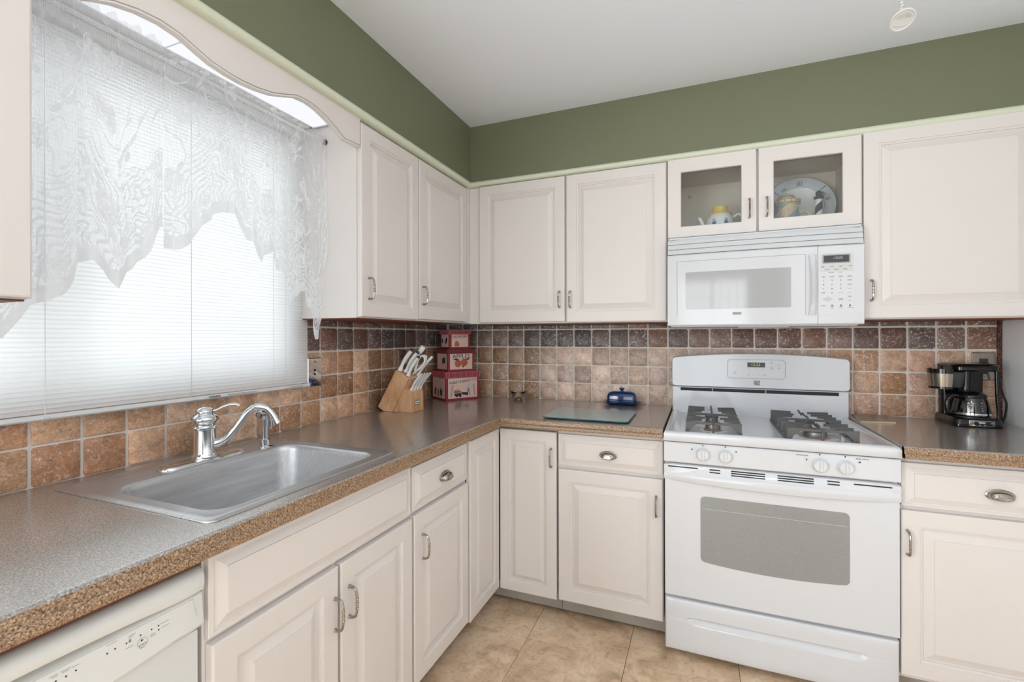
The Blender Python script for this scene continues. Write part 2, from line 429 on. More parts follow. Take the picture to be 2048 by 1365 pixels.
def patch(bm, x0, x1, z0, z1, yf, thick, r=0.0, n=24, sag=0.0):
    """thin plate that follows a curved front y = yf(x), with rounded corners"""
    xs = sorted(set([x0 + (x1 - x0) * k / n for k in range(n + 1)] + ([x0 + r * (1 - cos(radians(a))) for a in range(0, 91, 15)] + [x1 - r * (1 - cos(radians(a))) for a in range(0, 91, 15)] if r else [])))
    lp = []
    for x in xs:
        d = min(x - x0, x1 - x); c = 0.0
        if d < r: c = r - sqrt(max(0, r * r - (r - d) ** 2))
        y = yf(x); g = sag * (1 - (2 * (x - x0) / (x1 - x0) - 1) ** 2); lp.append([(x, y + 0.001, z0 + c - g), (x, y - thick, z0 + c - g), (x, y - thick, z1 - c), (x, y + 0.001, z1 - c)])
    ring_faces(bm, lp, True, True, True)
def tag(o, label, cat, group=None):
    o['label'] = label; o['category'] = cat
    if group: o['group'] = group
    return o
def thing(name, label, cat, loc, group=None):
    o = bpy.data.objects.new(name, None); COL.objects.link(o); o.location = loc
    o.empty_display_size = 0.05
    return tag(o, label, cat, group)
def struct(o):
    o['kind'] = 'structure'; return o
def text(body, size, loc, xdir, ydir, m, parent, name='lettering', align='CENTER', extr=0.0003, sx=1.0):
    cu = bpy.data.curves.new('lettering', 'FONT'); cu.body = body; cu.size = size
    cu.align_x = align; cu.align_y = 'CENTER'; cu.extrude = extr; cu.resolution_u = 2
    tmp = bpy.data.objects.new('tmp', cu); COL.objects.link(tmp)
    bpy.context.view_layer.update()
    dg = bpy.context.evaluated_depsgraph_get()
    me = bpy.data.meshes.new_from_object(tmp.evaluated_get(dg)); bpy.data.objects.remove(tmp)
    me.materials.clear(); me.materials.append(M_[m])
    X = Vector(xdir).normalized(); Y = Vector(ydir).normalized(); Z = X.cross(Y)
    R = Matrix((X * sx, Y, Z)).transposed()
    me.transform(R.to_4x4())
    return link(name, me, parent, loc)
# ================================================================== setting
XR, YR, ZC, P = 2.757, -5.0, 2.465, 0.105     # right wall, rear wall, ceiling, tile pitch
# left wall with the sink window opening, plus one added for side fill
wy0, wy1, wz0, wz1 = -2.75, -1.245, 1.13, 2.06
bm = new()
for a in ((YR, -4.65, 0, ZC), (-3.15, wy0, 0, ZC), (-4.65, -3.15, 0, 0.3), (-4.65, -3.15, 2.1, ZC), (wy1, 0.12, 0, ZC), (wy0, wy1, 0, wz0), (wy0, wy1, wz1, ZC)):
    box(bm, -0.14, -0.009, a[0], a[1], a[2], a[3])
wall_l = struct(obj('wall_left', bm, 'white_wall', org=(-0.07, -2.4, 0)))
bm = new(); box(bm, -0.009, XR + 0.12, 0.009, 0.12, 0, ZC)
wall_b = struct(obj('wall_back', bm, 'white_wall', org=(1.4, 0.06, 0)))
bm = new(); box(bm, XR, XR + 0.12, YR, 0.009, 0, ZC)
wall_r = struct(obj('wall_right', bm, 'white_wall', org=(XR + 0.06, -2.4, 0)))
bm = new()
for a in ((-0.009, 0.55, 0, ZC), (2.05, XR, 0, ZC), (0.55, 2.05, 0, 0.25), (0.55, 2.05, 2.1, ZC)):
    box(bm, a[0], a[1], YR - 0.12, YR, a[2], a[3])
wall_q = struct(obj('wall_rear', bm, 'green', org=(1.4, YR - 0.06, 0)))
bm = new(); box(bm, -0.14, XR + 0.12, YR - 0.12, 0.12, ZC, ZC + 0.1)
struct(obj('ceiling', bm, 'ceiling', org=(1.4, -2.4, ZC)))
# rear glazed door with muntins (seen only in reflections)
win2 = bpy.data.objects.new('window_2', None); COL.objects.link(win2); win2.location = (1.3, YR - 0.05, 0.25); struct(win2)
bm = new()
for a in ((0.55, 0.6, 0.25, 2.1), (2.0, 2.05, 0.25, 2.1), (0.6, 2.0, 0.25, 0.32), (0.6, 2.0, 2.04, 2.1), (1.27, 1.33, 0.32, 2.04)):
    box(bm, a[0], a[1], YR - 0.07, YR - 0.03, a[2], a[3])
obj('window_frame', bm, 'board', win2)
bm = new()
for k in range(1, 8):
    x = 0.6 + 1.4 * k / 8
    if k != 4: box(bm, x - 0.008, x + 0.008, YR - 0.06, YR - 0.045, 0.32, 2.04)
for k in range(1, 8):
    z = 0.32 + 1.72 * k / 8; box(bm, 0.6, 2.0, YR - 0.059, YR - 0.046, z - 0.008, z + 0.008)
obj('muntin_grid', bm, 'board', win2)

fill_opening = bpy.data.objects.new('added_fill_opening', None); COL.objects.link(fill_opening); fill_opening.location = (-0.07, -3.9, 0.3); struct(fill_opening)  # unseen opening added to let the side fill light in
bm = new()
for a in ((-4.65, -4.6, 0.3, 2.1), (-3.2, -3.15, 0.3, 2.1), (-4.6, -3.2, 0.3, 0.35), (-4.6, -3.2, 2.05, 2.1), (-3.92, -3.88, 0.35, 2.05)):
    box(bm, -0.1, -0.04, a[0], a[1], a[2], a[3])
obj('window_frame', bm, 'board', fill_opening)
# floor: dark bed plus individual tiles
bm = new(); box(bm, -0.14, XR + 0.12, YR - 0.12, 0.12, -0.1, -0.003)
floor = struct(obj('floor', bm, 'dirt', org=(1.4, -2.4, -0.05)))
FT = 0.413
bm = new(); box(bm, 0.0009, FT - 0.0009, 0.0009, FT - 0.0009, -0.004, 0.0, 0.0008)
ft_me = mesh('floor_tile', bm, 'floor')
for i in range(-1, 6):
    for j in range(-11, 1):
        x = 0.852 + (i - 1) * FT; y = -0.790 + j * FT
        if x < 0 or x + FT > XR + 0.3: continue
        link('floor_tile', ft_me, floor, (x, y, 0), 0)

# back-splash tiles: five tumbled variants, each tile its own object and colour
def tile_mesh(w, h, r, jig):
    rnd = random.Random(jig)
    bm = new()
    g = 0.0040
    def lp(ins, z):
        pts = rrect(g + ins, w - g - ins, g + ins, h - g - ins, r, 2)
        rnd2 = random.Random(jig + 5)
        return [(u + rnd2.uniform(-.0008, .0008), v + rnd2.uniform(-.0008, .0008), z) for u, v in pts]
    ring_faces(bm, [lp(0, -0.0045), lp(0, -0.0016), lp(0.0022, 0.0)], True, False, True)
    return bm
full = [mesh('tile', tile_mesh(P, P, rr, k), 'tile', 50) for k, rr in enumerate((0.006, 0.008, 0.005, 0.011, 0.007))]
cuts = {}
def cut(w, h):
    k = (round(w, 3), round(h, 3))
    if k not in cuts: cuts[k] = mesh('tile', tile_mesh(w, h, 0.004, 31 + len(cuts)), 'tile', 50)
    return cuts[k]
ROWS = [(0.9145, 1.0157), (1.0157, 1.1206), (1.1206, 1.2254), (1.2254, 1.3312), (1.3312, 1.372)]
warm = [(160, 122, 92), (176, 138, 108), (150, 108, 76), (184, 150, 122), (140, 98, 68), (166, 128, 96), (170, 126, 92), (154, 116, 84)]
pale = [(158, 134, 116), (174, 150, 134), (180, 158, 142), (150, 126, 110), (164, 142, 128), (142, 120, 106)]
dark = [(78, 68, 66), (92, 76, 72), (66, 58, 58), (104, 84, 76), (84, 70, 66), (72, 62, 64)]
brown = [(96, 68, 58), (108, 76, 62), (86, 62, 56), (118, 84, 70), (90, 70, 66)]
rnd = random.Random(11)
def put_tile(parent, me, mw, colr, pit):
    o = bpy.data.objects.new('tile', me); COL.objects.link(o)
    o.parent = parent
    o.matrix_world = mw
    o.matrix_parent_inverse = Matrix.Identity(4)
    o.location = mw.translation - wloc(parent)
    j = rnd.uniform(0.9, 1.1)
    g_ = sum(colr) / 3; c = rgb(*[g_ + (q_ - g_) * 0.80 for q_ in colr])
    j *= 2.15
    o.color = (c[0] * j, c[1] * j, c[2] * j, pit)
RB = Matrix(((1, 0, 0), (0, 0, -1), (0, 1, 0))).to_4x4()          # tile face towards -y
RL = Matrix(((0, 0, 1), (1, 0, 0), (0, 1, 0))).to_4x4()           # tile face towards +x
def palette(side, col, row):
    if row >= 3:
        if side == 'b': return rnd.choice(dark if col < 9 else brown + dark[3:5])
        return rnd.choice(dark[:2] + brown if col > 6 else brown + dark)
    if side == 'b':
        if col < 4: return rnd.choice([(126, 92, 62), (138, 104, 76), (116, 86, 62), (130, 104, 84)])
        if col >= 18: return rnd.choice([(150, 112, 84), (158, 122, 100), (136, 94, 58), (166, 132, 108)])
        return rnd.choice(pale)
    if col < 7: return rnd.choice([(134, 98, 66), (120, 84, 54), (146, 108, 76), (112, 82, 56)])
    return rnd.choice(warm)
ox, oy = 0.2226, -0.035
bm = new(); box(bm, 0.0, XR, 0.0045, 0.009, 0.88, 1.372); obj('grout', bm, 'grout', wall_b)
bm = new(); box(bm, -0.009, -0.0045, -2.66, 0.0, 0.88, 1.125); box(bm, -0.009, -0.0045, -1.245, 0.0, 1.125, 1.372)
obj('grout', bm, 'grout', wall_l)
for r, (z0, z1) in enumerate(ROWS):
    for c in range(-3, 24):
        x0, x1 = ox + c * P, ox + (c + 1) * P
        x0 = max(x0, 0.001)
        if x1 - x0 < 0.02 or (12 <= c <= 17 and r == 0 and False): continue
        me = full[(c * 7 + r * 3) % 5] if (abs(x1 - x0 - P) < 1e-4 and r < 4) else cut(x1 - x0, z1 - z0)
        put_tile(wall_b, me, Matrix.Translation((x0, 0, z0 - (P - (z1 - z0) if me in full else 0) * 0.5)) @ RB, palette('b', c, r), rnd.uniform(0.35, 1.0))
    for c in range(-1, 25):
        y1 = min(oy - c * P, -0.001); y0 = oy - (c + 1) * P
        if y1 - y0 < 0.02: continue
        if r >= 2 and y0 < -1.26: continue
        zz1 = z1 if not (r == 1 and False) else z1
        me = full[(c * 5 + r * 2) % 5] if (abs(y1 - y0 - P) < 1e-4 and r < 4) else cut(y1 - y0, zz1 - z0)
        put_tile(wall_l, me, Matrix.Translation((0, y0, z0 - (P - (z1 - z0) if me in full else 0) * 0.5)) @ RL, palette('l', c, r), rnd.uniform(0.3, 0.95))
# veined stone strip closing the tiles at the right wall
bm = new(); box(bm, 2.7405, 2.7565, -0.006, 0.004, 0.915, 1.364, 0.001)
o = obj('trim_2', bm, 'marble', org=(2.748, 0, 1.1)); struct(o)

# soffit over the cabinets and its pale green moulding
SX, SY = 0.345, -0.326
bm = new()
pl = [(-0.008, 0.008), (XR, 0.008), (XR, SY), (SX, SY), (SX, YR + 0.6), (-0.008, YR + 0.6)]
prism(bm, pl, 'z', 2.150, ZC)
soff = struct(obj('wall_soffit', bm, 'green', org=(1.0, -0.2, 2.15)))
bm = new()
prof = [(-0.016, -0.0245), (0.010, -0.0245), (0.019, -0.020), (0.023, -0.011), (0.0225, -0.003), (0.018, 0.004), (0.011, 0.007), (0.0, 0.007)]
def sweepL(d, z): return [(SX + d - 0.012, YR + 0.62, 2.15 + z), (SX + d - 0.012, SY - d + 0.012, 2.15 + z), (XR - 0.001, SY - d + 0.012, 2.15 + z)]
ring_faces(bm, [sweepL(d, z) for d, z in prof], False, False, False)
struct(obj('trim_1', bm, 'sage', org=(SX, SY, 2.15), smooth=60))

# sink window behind the blind
win = bpy.data.objects.new('window_1', None); COL.objects.link(win); win.location = (-0.07, -2.0, wz0); struct(win)
bm = new()
for a in ((wy0, wy0 + 0.05, wz0, wz1), (wy1 - 0.05, wy1, wz0, wz1), (wy0 + 0.05, wy1 - 0.05, wz0, wz0 + 0.05), (wy0 + 0.05, wy1 - 0.05, wz1 - 0.05, wz1), (-2.02, -1.97, wz0 + 0.05, wz1 - 0.05)):
    box(bm, -0.11, -0.05, a[0], a[1], a[2], a[3], 0.002)
obj('window_frame', bm, 'board', win)
for a in ((wy0 + 0.05, -2.02), (-1.97, wy1 - 0.05)):
    bm = new(); box(bm, -0.085, -0.08, a[0], a[1], wz0 + 0.05, wz1 - 0.05); obj('pane', bm, 'pane', win)
bm = new(); box(bm, -0.05, 0.004, wy0, wy1, wz0 - 0.012, wz0 + 0.003, 0.002); obj('window_sill', bm, 'board', win)

# ================================================================== cabinets
# local frame of a run: u along the wall from the corner, v out of the wall, z up
TB = lambda u, v, z: (u, -v, z)
TL = lambda u, v, z: (v, -u, z)
def lbox(bm, T, u0, u1, v0, v1, z0, z1, bev=0.0):
    a = T(u0, v0, z0); b = T(u1, v1, z1)
    return box(bm, min(a[0], b[0]), max(a[0], b[0]), min(a[1], b[1]), max(a[1], b[1]), z0, z1, bev)
def rect_loops(bm, T, u0, u1, z0, z1, v, prof, cap=True, cap0=True):
    lp = []
    for ins, d in prof:
        lp.append([T(u0 + ins, v + d, z0 + ins), T(u1 - ins, v + d, z0 + ins), T(u1 - ins, v + d, z1 - ins), T(u0 + ins, v + d, z1 - ins)])
    ring_faces(bm, lp, True, cap0, cap)
DOOR = [(0, 0), (0, .0165), (.001, .0185), (.0045, .0200), (.052, .0200), (.0532, .0165), (.0560, .0165), (.0572, .0150), (.0608, .0145), (.0620, .0080), (.0660, .0080), (.0905, .0175), (.0915, .0175), (.0922, .0195)]
SLIM = [(0, 0), (0, .0165), (.001, .0185), (.0045, .0200), (.046, .0200), (.0472, .0165), (.0498, .0165), (.0510, .0150), (.0546, .0145), (.0558, .0080), (.0598, .0080), (.0785, .0175), (.0795, .0175), (.0802, .0195)]
DRAW = [(0, 0), (0, .0105), (.001, .0120), (.0090, .0135), (.0102, .0108), (.0140, .0108), (.0335, .0180), (.0345, .0180), (.0352, .0205)]
def door_part(parent, T, u0, u1, z0, z1, v, prof=DOOR, name='door', mat_='cab'):
    bm = new(); rect_loops(bm, T, u0, u1, z0, z1, v, prof)
    return obj(name, bm, mat_, parent, smooth=20)

# bail handle with a beaded middle (faces -y, vertical)
bm = new()
pth = smooth_path([(0, 0.001, 0.041), (0, -0.010, 0.041), (0, -0.021, 0.036), (0, -0.026, 0.022), (0, -0.027, 0), (0, -0.026, -0.022), (0, -0.021, -0.036), (0, -0.010, -0.041), (0, 0.001, -0.041)], 4)
tube(bm, pth, [0.0055 if i in (0, 1, len(pth) - 1, len(pth) - 2) else 0.0034 + 0.0008 * abs(i - len(pth) / 2) / len(pth) * 2 for i in range(len(pth))], 8)
for k in range(-2, 3):
    bmesh.ops.create_uvsphere(bm, u_segments=8, v_segments=6, radius=0.0052 if k % 2 == 0 else 0.0044, matrix=Matrix.Translation((0, -0.027, k * 0.0062)) @ Matrix.Diagonal((1, 1, 0.62, 1)))
handle_me = mesh('handle', bm, 'nickel', 40)
# cup pull: half bowl with flange rim (faces -y)
bm = new()
lp = []
N = 20
for fr, dep in ((1.0, 0.0), (1.0, 0.0025), (0.93, 0.004), (0.86, 0.0045), (0.84, 0.012), (0.74, 0.019), (0.5, 0.0245), (0.2, 0.0265)):
    lp.append([(0.0385 * fr * cos(2 * pi * k / N), -dep - (0.004 if sin(2 * pi * k / N) < -.2 and 0.2 < fr < 0.9 else 0), 0.0195 * fr * sin(2 * pi * k / N)) for k in range(N)])
ring_faces(bm, lp, True, True, True)
cup_me = mesh('cup_pull', bm, 'nickel', 40)
def handle(door, T, u, v, z): link('handle', handle_me, door, T(u, v, z), 0 if T is TB else pi / 2)
def cup(dr, T, u, v, z): link('cup_pull', cup_me, dr, T(u, v, z), 0 if T is TB else pi / 2)

def upper(name, label, T, u0, u1, z0, z1, vf, doors, inner='cab', shelf=False):
    t = thing(name, label, 'cabinet', T((u0 + u1) / 2, vf / 2, z0), 'painted cabinets')
    bm = new(); th = 0.016
    lbox(bm, T, u0, u0 + th, 0.001, vf - .018, z0, z1); lbox(bm, T, u1 - th, u1, 0.001, vf - .018, z0, z1)
    lbox(bm, T, u0 + th, u1 - th, 0.001, vf - .018, z1 - th, z1)
    # face frame
    fwid = 0.03
    lbox(bm, T, u0, u0 + fwid, vf - .018, vf, z0, z1); lbox(bm, T, u1 - fwid, u1, vf - .018, vf, z0, z1)
    lbox(bm, T, u0 + fwid, u1 - fwid, vf - .018, vf, z0, z0 + .035); lbox(bm, T, u0 + fwid, u1 - fwid, vf - .018, vf, z1 - .035, z1)
    if len(doors) > 1: lbox(bm, T, doors[0][1] - .02, doors[1][0] + .02, vf - .018, vf, z0 + .035, z1 - .035)
    obj('carcass', bm, 'cab', t, smooth=0)
    bm = new(); lbox(bm, T, u0 + th, u1 - th, 0.002, 0.008, z0 + th, z1 - th); obj('back_panel', bm, inner, t, smooth=0)
    bm = new(); lbox(bm, T, u0 + th, u1 - th, 0.002, vf - .019, z0 + .004, z0 + th); lbox(bm, T, u0 + .002, u1 - .002, 0.012, vf - .004, z0 - .004, z0 - .0002)
    obj('bottom_panel', bm, 'rawwood' if inner == 'cab' else inner, t, smooth=0)
    return t

# left run, beside the window
t = upper('wall_cabinet', 'cream two-door wall cabinet between the window and the corner, over the knife block', TL, 0.345, 1.217, 1.364, 2.134, 0.31, [(0.348, 0.822), (0.832, 1.213)])
d = door_part(t, TL, 0.345, 0.815, 1.372, 2.118, 0.311); handle(d, TL, 0.789, 0.331, 1.483)
d = door_part(t, TL, 0.822, 1.213, 1.368, 2.118, 0.311); handle(d, TL, 1.170, 0.331, 1.480)
bm = new(); lbox(bm, TL, 0.3112, 0.3444, 0.30, 0.3306, 1.366, 2.124); obj('corner_filler', bm, 'cab', t, smooth=0)
# left run, this side of the window
t = upper('wall_cabinet', 'cream wall cabinet at the frame edge left of the lace curtain', TL, 2.158, 2.62, 1.364, 2.134, 0.31, [(2.158, 2.6)])
d = door_part(t, TL, 2.157, 2.615, 1.366, 2.118, 0.311); handle(d, TL, 2.57, 0.331, 1.48)
# back run
t = upper('wall_cabinet', 'cream two-door wall cabinet on the back wall, corner to microwave', TB, 0.398, 1.396, 1.360, 2.126, 0.31, [(0.40, 0.890), (0.901, 1.391)])
d = door_part(t, TB, 0.401, 0.890, 1.367, 2.122, 0.311); handle(d, TB, 0.863, 0.331, 1.482)
d = door_part(t, TB, 0.900, 1.391, 1.363, 2.122, 0.311); handle(d, TB, 0.921, 0.331, 1.480)
bm = new(); lbox(bm, TB, 0.331, 0.397, 0.29, 0.3105, 1.362, 2.124); obj('corner_filler', bm, 'cab', t, smooth=0)
t = upper('wall_cabinet', 'large cream single-door wall cabinet right of the microwave', TB, 2.169, 2.752, 1.358, 2.140, 0.31, [(2.17, 2.74)])
d = door_part(t, TB, 2.172, 2.745, 1.362, 2.134, 0.311); handle(d, TB, 2.197, 0.331, 1.477)
# glass-door cabinet
gc = upper('glass_door_cabinet', 'small cream cabinet with two glass doors above the microwave', TB, 1.3975, 2.1675, 1.752, 2.132, 0.31, [(1.40, 1.774), (1.784, 2.165)], inner='cabin')
bm = new(); lbox(bm, TB, 1.4145, 2.151, 0.009, 0.291, 2.085, 2.115); lbox(bm, TB, 1.4145, 1.418, 0.009, 0.29, 1.769, 2.085); lbox(bm, TB, 2.147, 2.1505, 0.009, 0.29, 1.769, 2.085)
obj('interior_lining', bm, 'cabin', gc, smooth=0)
for u in (1.49, 1.862, 1.886):
    bm = new(); lathe(bm, [(0.009, 0), (0.009, .003), (0.004, .0045)], 12, Matrix.Translation((u, -0.0105, 2.032)) @ Matrix.Rotation(pi / 2, 4, 'X'))
    obj('screw_cover', bm, 'grey', gc)
def glass_door(u0, u1, ou0, ou1, oz0, oz1, hu):
    z0, z1 = 1.757, 2.126
    bm = new(); v = 0.311; t_ = 0.02
    for a in ((u0, ou0, z0, z1), (ou1, u1, z0, z1), (ou0, ou1, z0, oz0), (ou0, ou1, oz1, z1)):
        lbox(bm, TB, a[0], a[1], v, v + t_, a[2], a[3])
    d = obj('door', bm, 'cab', gc, smooth=0)
    bm = new()
    rect_loops(bm, TB, ou0 - .001, ou1 + .001, oz0 - .001, oz1 + .001, v + t_, [(0, 0), (0, .0012), (.003, .0012), (.005, -.004), (.005, -.012)], False, False)
    obj('bead', bm, 'cab', d, smooth=20)
    bm = new(); lbox(bm, TB, ou0, ou1, v + .006, v + .009, oz0, oz1); obj('glass_pane', bm, 'pane', d, smooth=0)
    handle(d, TB, hu, v + t_, 1.863)
glass_door(1.4005, 1.774, 1.455, 1.718, 1.803, 2.066, 1.747)
glass_door(1.7845, 2.164, 1.840, 2.102, 1.806, 2.065, 1.816)

# scalloped valance board over the window
pts = [(-1.219, 2.018), (-1.300, 2.013), (-1.312, 2.018), (-1.345, 2.035), (-1.385, 2.052), (-1.43, 2.066), (-1.475, 2.071), (-1.52, 2.066), (-1.56, 2.049), (-1.61, 2.030), (-1.66, 2.020), (-1.71, 2.015), (-1.755, 2.016), (-1.80, 2.021), (-1.84, 2.033), (-1.88, 2.046), (-1.925, 2.051), (-1.975, 2.046), (-2.02, 2.034), (-2.055, 2.019), (-2.073, 2.009), (-2.156, 2.012)]
bm = new()
top = [(y, 2.126) for y, z in pts]
for xx in (0.311, 0.329): pass
a = [bm.verts.new((0.330, y, z)) for y, z in pts]; b = [bm.verts.new((0.330, y, 2.126)) for y, z in pts]
c = [bm.verts.new((0.311, y, z)) for y, z in pts]; d_ = [bm.verts.new((0.311, y, 2.126)) for y, z in pts]
for i in range(len(pts) - 1):
    bm.faces.new((a[i], a[i + 1], b[i + 1], b[i])); bm.faces.new((c[i + 1], c[i], d_[i], d_[i + 1]))
    bm.faces.new((a[i + 1], a[i], c[i], c[i + 1])); bm.faces.new((b[i], b[i + 1], d_[i + 1], d_[i]))
bm.faces.new((a[0], b[0], d_[0], c[0])); bm.faces.new((a[-1], c[-1], d_[-1], b[-1]))
vb = tag(obj('valance_board', bm, 'cab', org=(0.32, -1.69, 2.02), smooth=30), 'scalloped cream wooden valance board across the top of the window', 'valance')
bm = new()                                        # routed line that follows the scallop
tube(bm, [(0.3305, y, z + 0.0065) for y, z in pts], 0.0013, 6); obj('routed_line', bm, 'kick', vb)
# white boards lining the underside of the soffit over the window
bm = new(); box(bm, 0.002, 0.31, -2.155, -1.2195, 2.1345, 2.149, 0.001); struct(obj('trim_3', bm, 'board', org=(0.15, -1.69, 2.14)))
fx = thing('added_glow_panel', 'white glowing panel added under the soffit behind the scalloped valance board', 'added glow panel', (0.2, -1.69, 2.134))  # added glow that brightens the window recess; no known fixture here
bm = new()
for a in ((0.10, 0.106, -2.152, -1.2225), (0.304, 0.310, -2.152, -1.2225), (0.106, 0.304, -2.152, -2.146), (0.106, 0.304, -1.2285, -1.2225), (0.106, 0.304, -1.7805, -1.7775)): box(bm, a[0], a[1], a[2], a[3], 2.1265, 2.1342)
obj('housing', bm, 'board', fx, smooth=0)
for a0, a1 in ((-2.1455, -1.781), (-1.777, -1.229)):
    bm = new(); box(bm, 0.1065, 0.3035, a0, a1, 2.1285, 2.1325); obj('lens', bm, 'recess_glow', fx, smooth=0)  # emissive sheets standing in for the bright white boards
bm = new(); box(bm, 0.050, 0.098, -1.735, -1.645, 2.1305, 2.1344, 0.001); struct(obj('trim_4', bm, 'board', org=(0.08, -1.69, 2.13)))

# ---- base cabinets
ZT = 0.8715
def carcass(t, T, u0, u1, vf, stile=0.025, rails=(), open_front=True):
    bm = new(); th = 0.016
    lbox(bm, T, u0, u0 + th, 0.012, vf - .018, 0.1, ZT); lbox(bm, T, u1 - th, u1, 0.012, vf - .018, 0.1, ZT)
    lbox(bm, T, u0 + th, u1 - th, 0.012, vf - .018, 0.1, 0.115); lbox(bm, T, u0 + th, u1 - th, 0.012, 0.02, 0.115, 0.72)
    lbox(bm, T, u0, u0 + stile, vf - .018, vf, 0.1, ZT); lbox(bm, T, u1 - stile, u1, vf - .018, vf, 0.1, ZT)
    lbox(bm, T, u0 + stile, u1 - stile, vf - .018, vf, 0.1, 0.13); lbox(bm, T, u0 + stile, u1 - stile, vf - .018, vf, 0.835, ZT)
    for r in rails: lbox(bm, T, u0 + stile, u1 - stile, vf - .018, vf, r - .02, r + .02)
    obj('carcass', bm, 'cab', t, smooth=0)
def kick(t, T, u0, u1, v):
    bm = new(); lbox(bm, T, u0, u1, v - .015, v, 0.014, 0.1); obj('toe_kick', bm, 'kick', t, smooth=0)
VB, VL = 0.625, 0.636
# back run: drawer base left of the range
t = thing('base_cabinet', 'cream base cabinet with one drawer over a door, left of the range', 'cabinet', (1.17, -0.32, 0), 'painted cabinets')
carcass(t, TB, 0.9425, 1.3985, VB, rails=(0.70,)); kick(t, TB, 0.9425, 1.3985, 0.557)
d = door_part(t, TB, 0.946, 1.396, 0.710, 0.852, VB + .001, DRAW, 'drawer'); cup(d, TB, 1.172, VB + .021, 0.775)
d = door_part(t, TB, 0.948, 1.396, 0.106, 0.695, VB + .001); handle(d, TB, 1.370, VB + .021, 0.582)
# right of the range
t = thing('base_cabinet', 'cream base cabinet with cup-pull drawer right of the range', 'cabinet', (2.47, -0.32, 0), 'painted cabinets')
carcass(t, TB, 2.186, 2.752, VB + .02, rails=(0.69,)); kick(t, TB, 2.186, 2.752, 0.575)
d = door_part(t, TB, 2.189, 2.745, 0.700, 0.851, VB + .021, DRAW, 'drawer'); cup(d, TB, 2.445, VB + .041, 0.769)
d = door_part(t, TB, 2.186, 2.745, 0.116, 0.687, VB + .021); handle(d, TB, 2.203, VB + .041, 0.577)
# corner carousel cabinet with two hinged leaves
t = thing('corner_base_cabinet', 'cream corner base cabinet with two narrow doors meeting at a right angle', 'cabinet', (0.35, -0.35, 0), 'painted cabinets')
bm = new()
Lp = [(0.012, -0.012), (0.9405, -0.012), (0.9405, -0.607), (0.622, -0.607), (0.622, -0.944), (0.012, -0.944)]
prism(bm, Lp, 'z', 0.1, 0.115)
for bx in ((0.9265, 0.9405, -0.607, -0.012), (0.012, 0.622, -0.944, -0.930), (0.012, 0.9265, -0.02, -0.012), (0.012, 0.02, -0.930, -0.02)):
    box(bm, bx[0], bx[1], bx[2], bx[3], 0.115, ZT)
box(bm, 0.655, 0.9265, -0.607, -0.592, 0.835, ZT); box(bm, 0.607, 0.622, -0.930, -0.655, 0.835, ZT); box(bm, 0.607, 0.655, -0.655, -0.592, 0.835, ZT)
obj('carcass', bm, 'cab', t, smooth=0)
bm = new(); box(bm, 0.574, 0.9405, -0.557, -0.545, 0.014, 0.1); box(bm, 0.562, 0.574, -0.944, -0.545, 0.014, 0.1); obj('toe_kick', bm, 'kick', t, smooth=0)
d = door_part(t, TB, 0.6605, 0.938, 0.101, 0.857, VB + .001, SLIM); handle(d, TB, 0.915, VB + .021, 0.741)
d = door_part(t, TL, 0.648, 0.944, 0.107, 0.857, VL + .003, SLIM)
# left run: drawer base
t = thing('base_cabinet', 'cream base cabinet with one drawer over a door, right of the sink cabinet', 'cabinet', (0.32, -1.15, 0), 'painted cabinets')
carcass(t, TL, 0.9465, 1.3475, VL, rails=(0.695,)); kick(t, TL, 0.9465, 1.3475, 0.577)
d = door_part(t, TL, 0.955, 1.344, 0.703, 0.853, VL + .001, DRAW, 'drawer'); cup(d, TL, 1.146, VL + .021, 0.772)
d = door_part(t, TL, 0.957, 1.342, 0.118, 0.691, VL + .001); handle(d, TL, 1.295, VL + .021, 0.572)
# sink base
t = thing('sink_base_cabinet', 'cream sink cabinet with a long false drawer front over two doors', 'cabinet', (0.32, -1.70, 0), 'painted cabinets')
carcass(t, TL, 1.349, 2.036, VL, rails=(0.69,)); kick(t, TL, 1.349, 2.036, 0.577)
door_part(t, TL, 1.352, 2.031, 0.698, 0.863, VL + .001, DRAW, 'false_front')
d = door_part(t, TL, 1.354, 1.681, 0.118, 0.687, VL + .001); handle(d, TL, 1.651, VL + .021, 0.573)
d = door_part(t, TL, 1.690, 2.029, 0.118, 0.686, VL + .001); handle(d, TL, 1.703, VL + .021, 0.566)

# ================================================================== worktops
EDGE = [(-.012, .8735), (0, .8745), (.0012, .887), (-.001, .8905), (-.0065, .8925), (-.0075, .8940), (-.0065, .9050), (-.0095, .9110), (-.0145, .9138), (-.020, .9147), (-.026, .9145)]
LX, BY = 0.686, -0.687
HX0, HX1, HY0, HY1 = 0.105, 0.602, -1.985, -1.428         # cut-out for the sink
bm = new()
def front(d, z): return [(LX + d, -2.655, z), (LX + d, BY - d, z), (1.3995, BY - d, z)]
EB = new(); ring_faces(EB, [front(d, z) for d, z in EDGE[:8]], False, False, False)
ring_faces(bm, [front(d, z) for d, z in EDGE[7:]], False, False, False)
dl = EDGE[-1][0]; X1, Y1 = LX + dl, BY - dl
def quad(bm, x0, x1, y0, y1, z): bm.faces.new([bm.verts.new(p) for p in ((x0, y0, z), (x1, y0, z), (x1, y1, z), (x0, y1, z))])
for z, xe, ye in ((0.9145, X1, Y1), (0.8735, LX - .012, BY + .012)):
    quad(bm, 0.001, 1.3995, ye, -0.001, z)
    quad(bm, 0.001, xe, HY1, ye, z); quad(bm, 0.001, HX0, HY0, HY1, z); quad(bm, HX1, xe, HY0, HY1, z); quad(bm, 0.001, xe, -2.655, HY0, z)
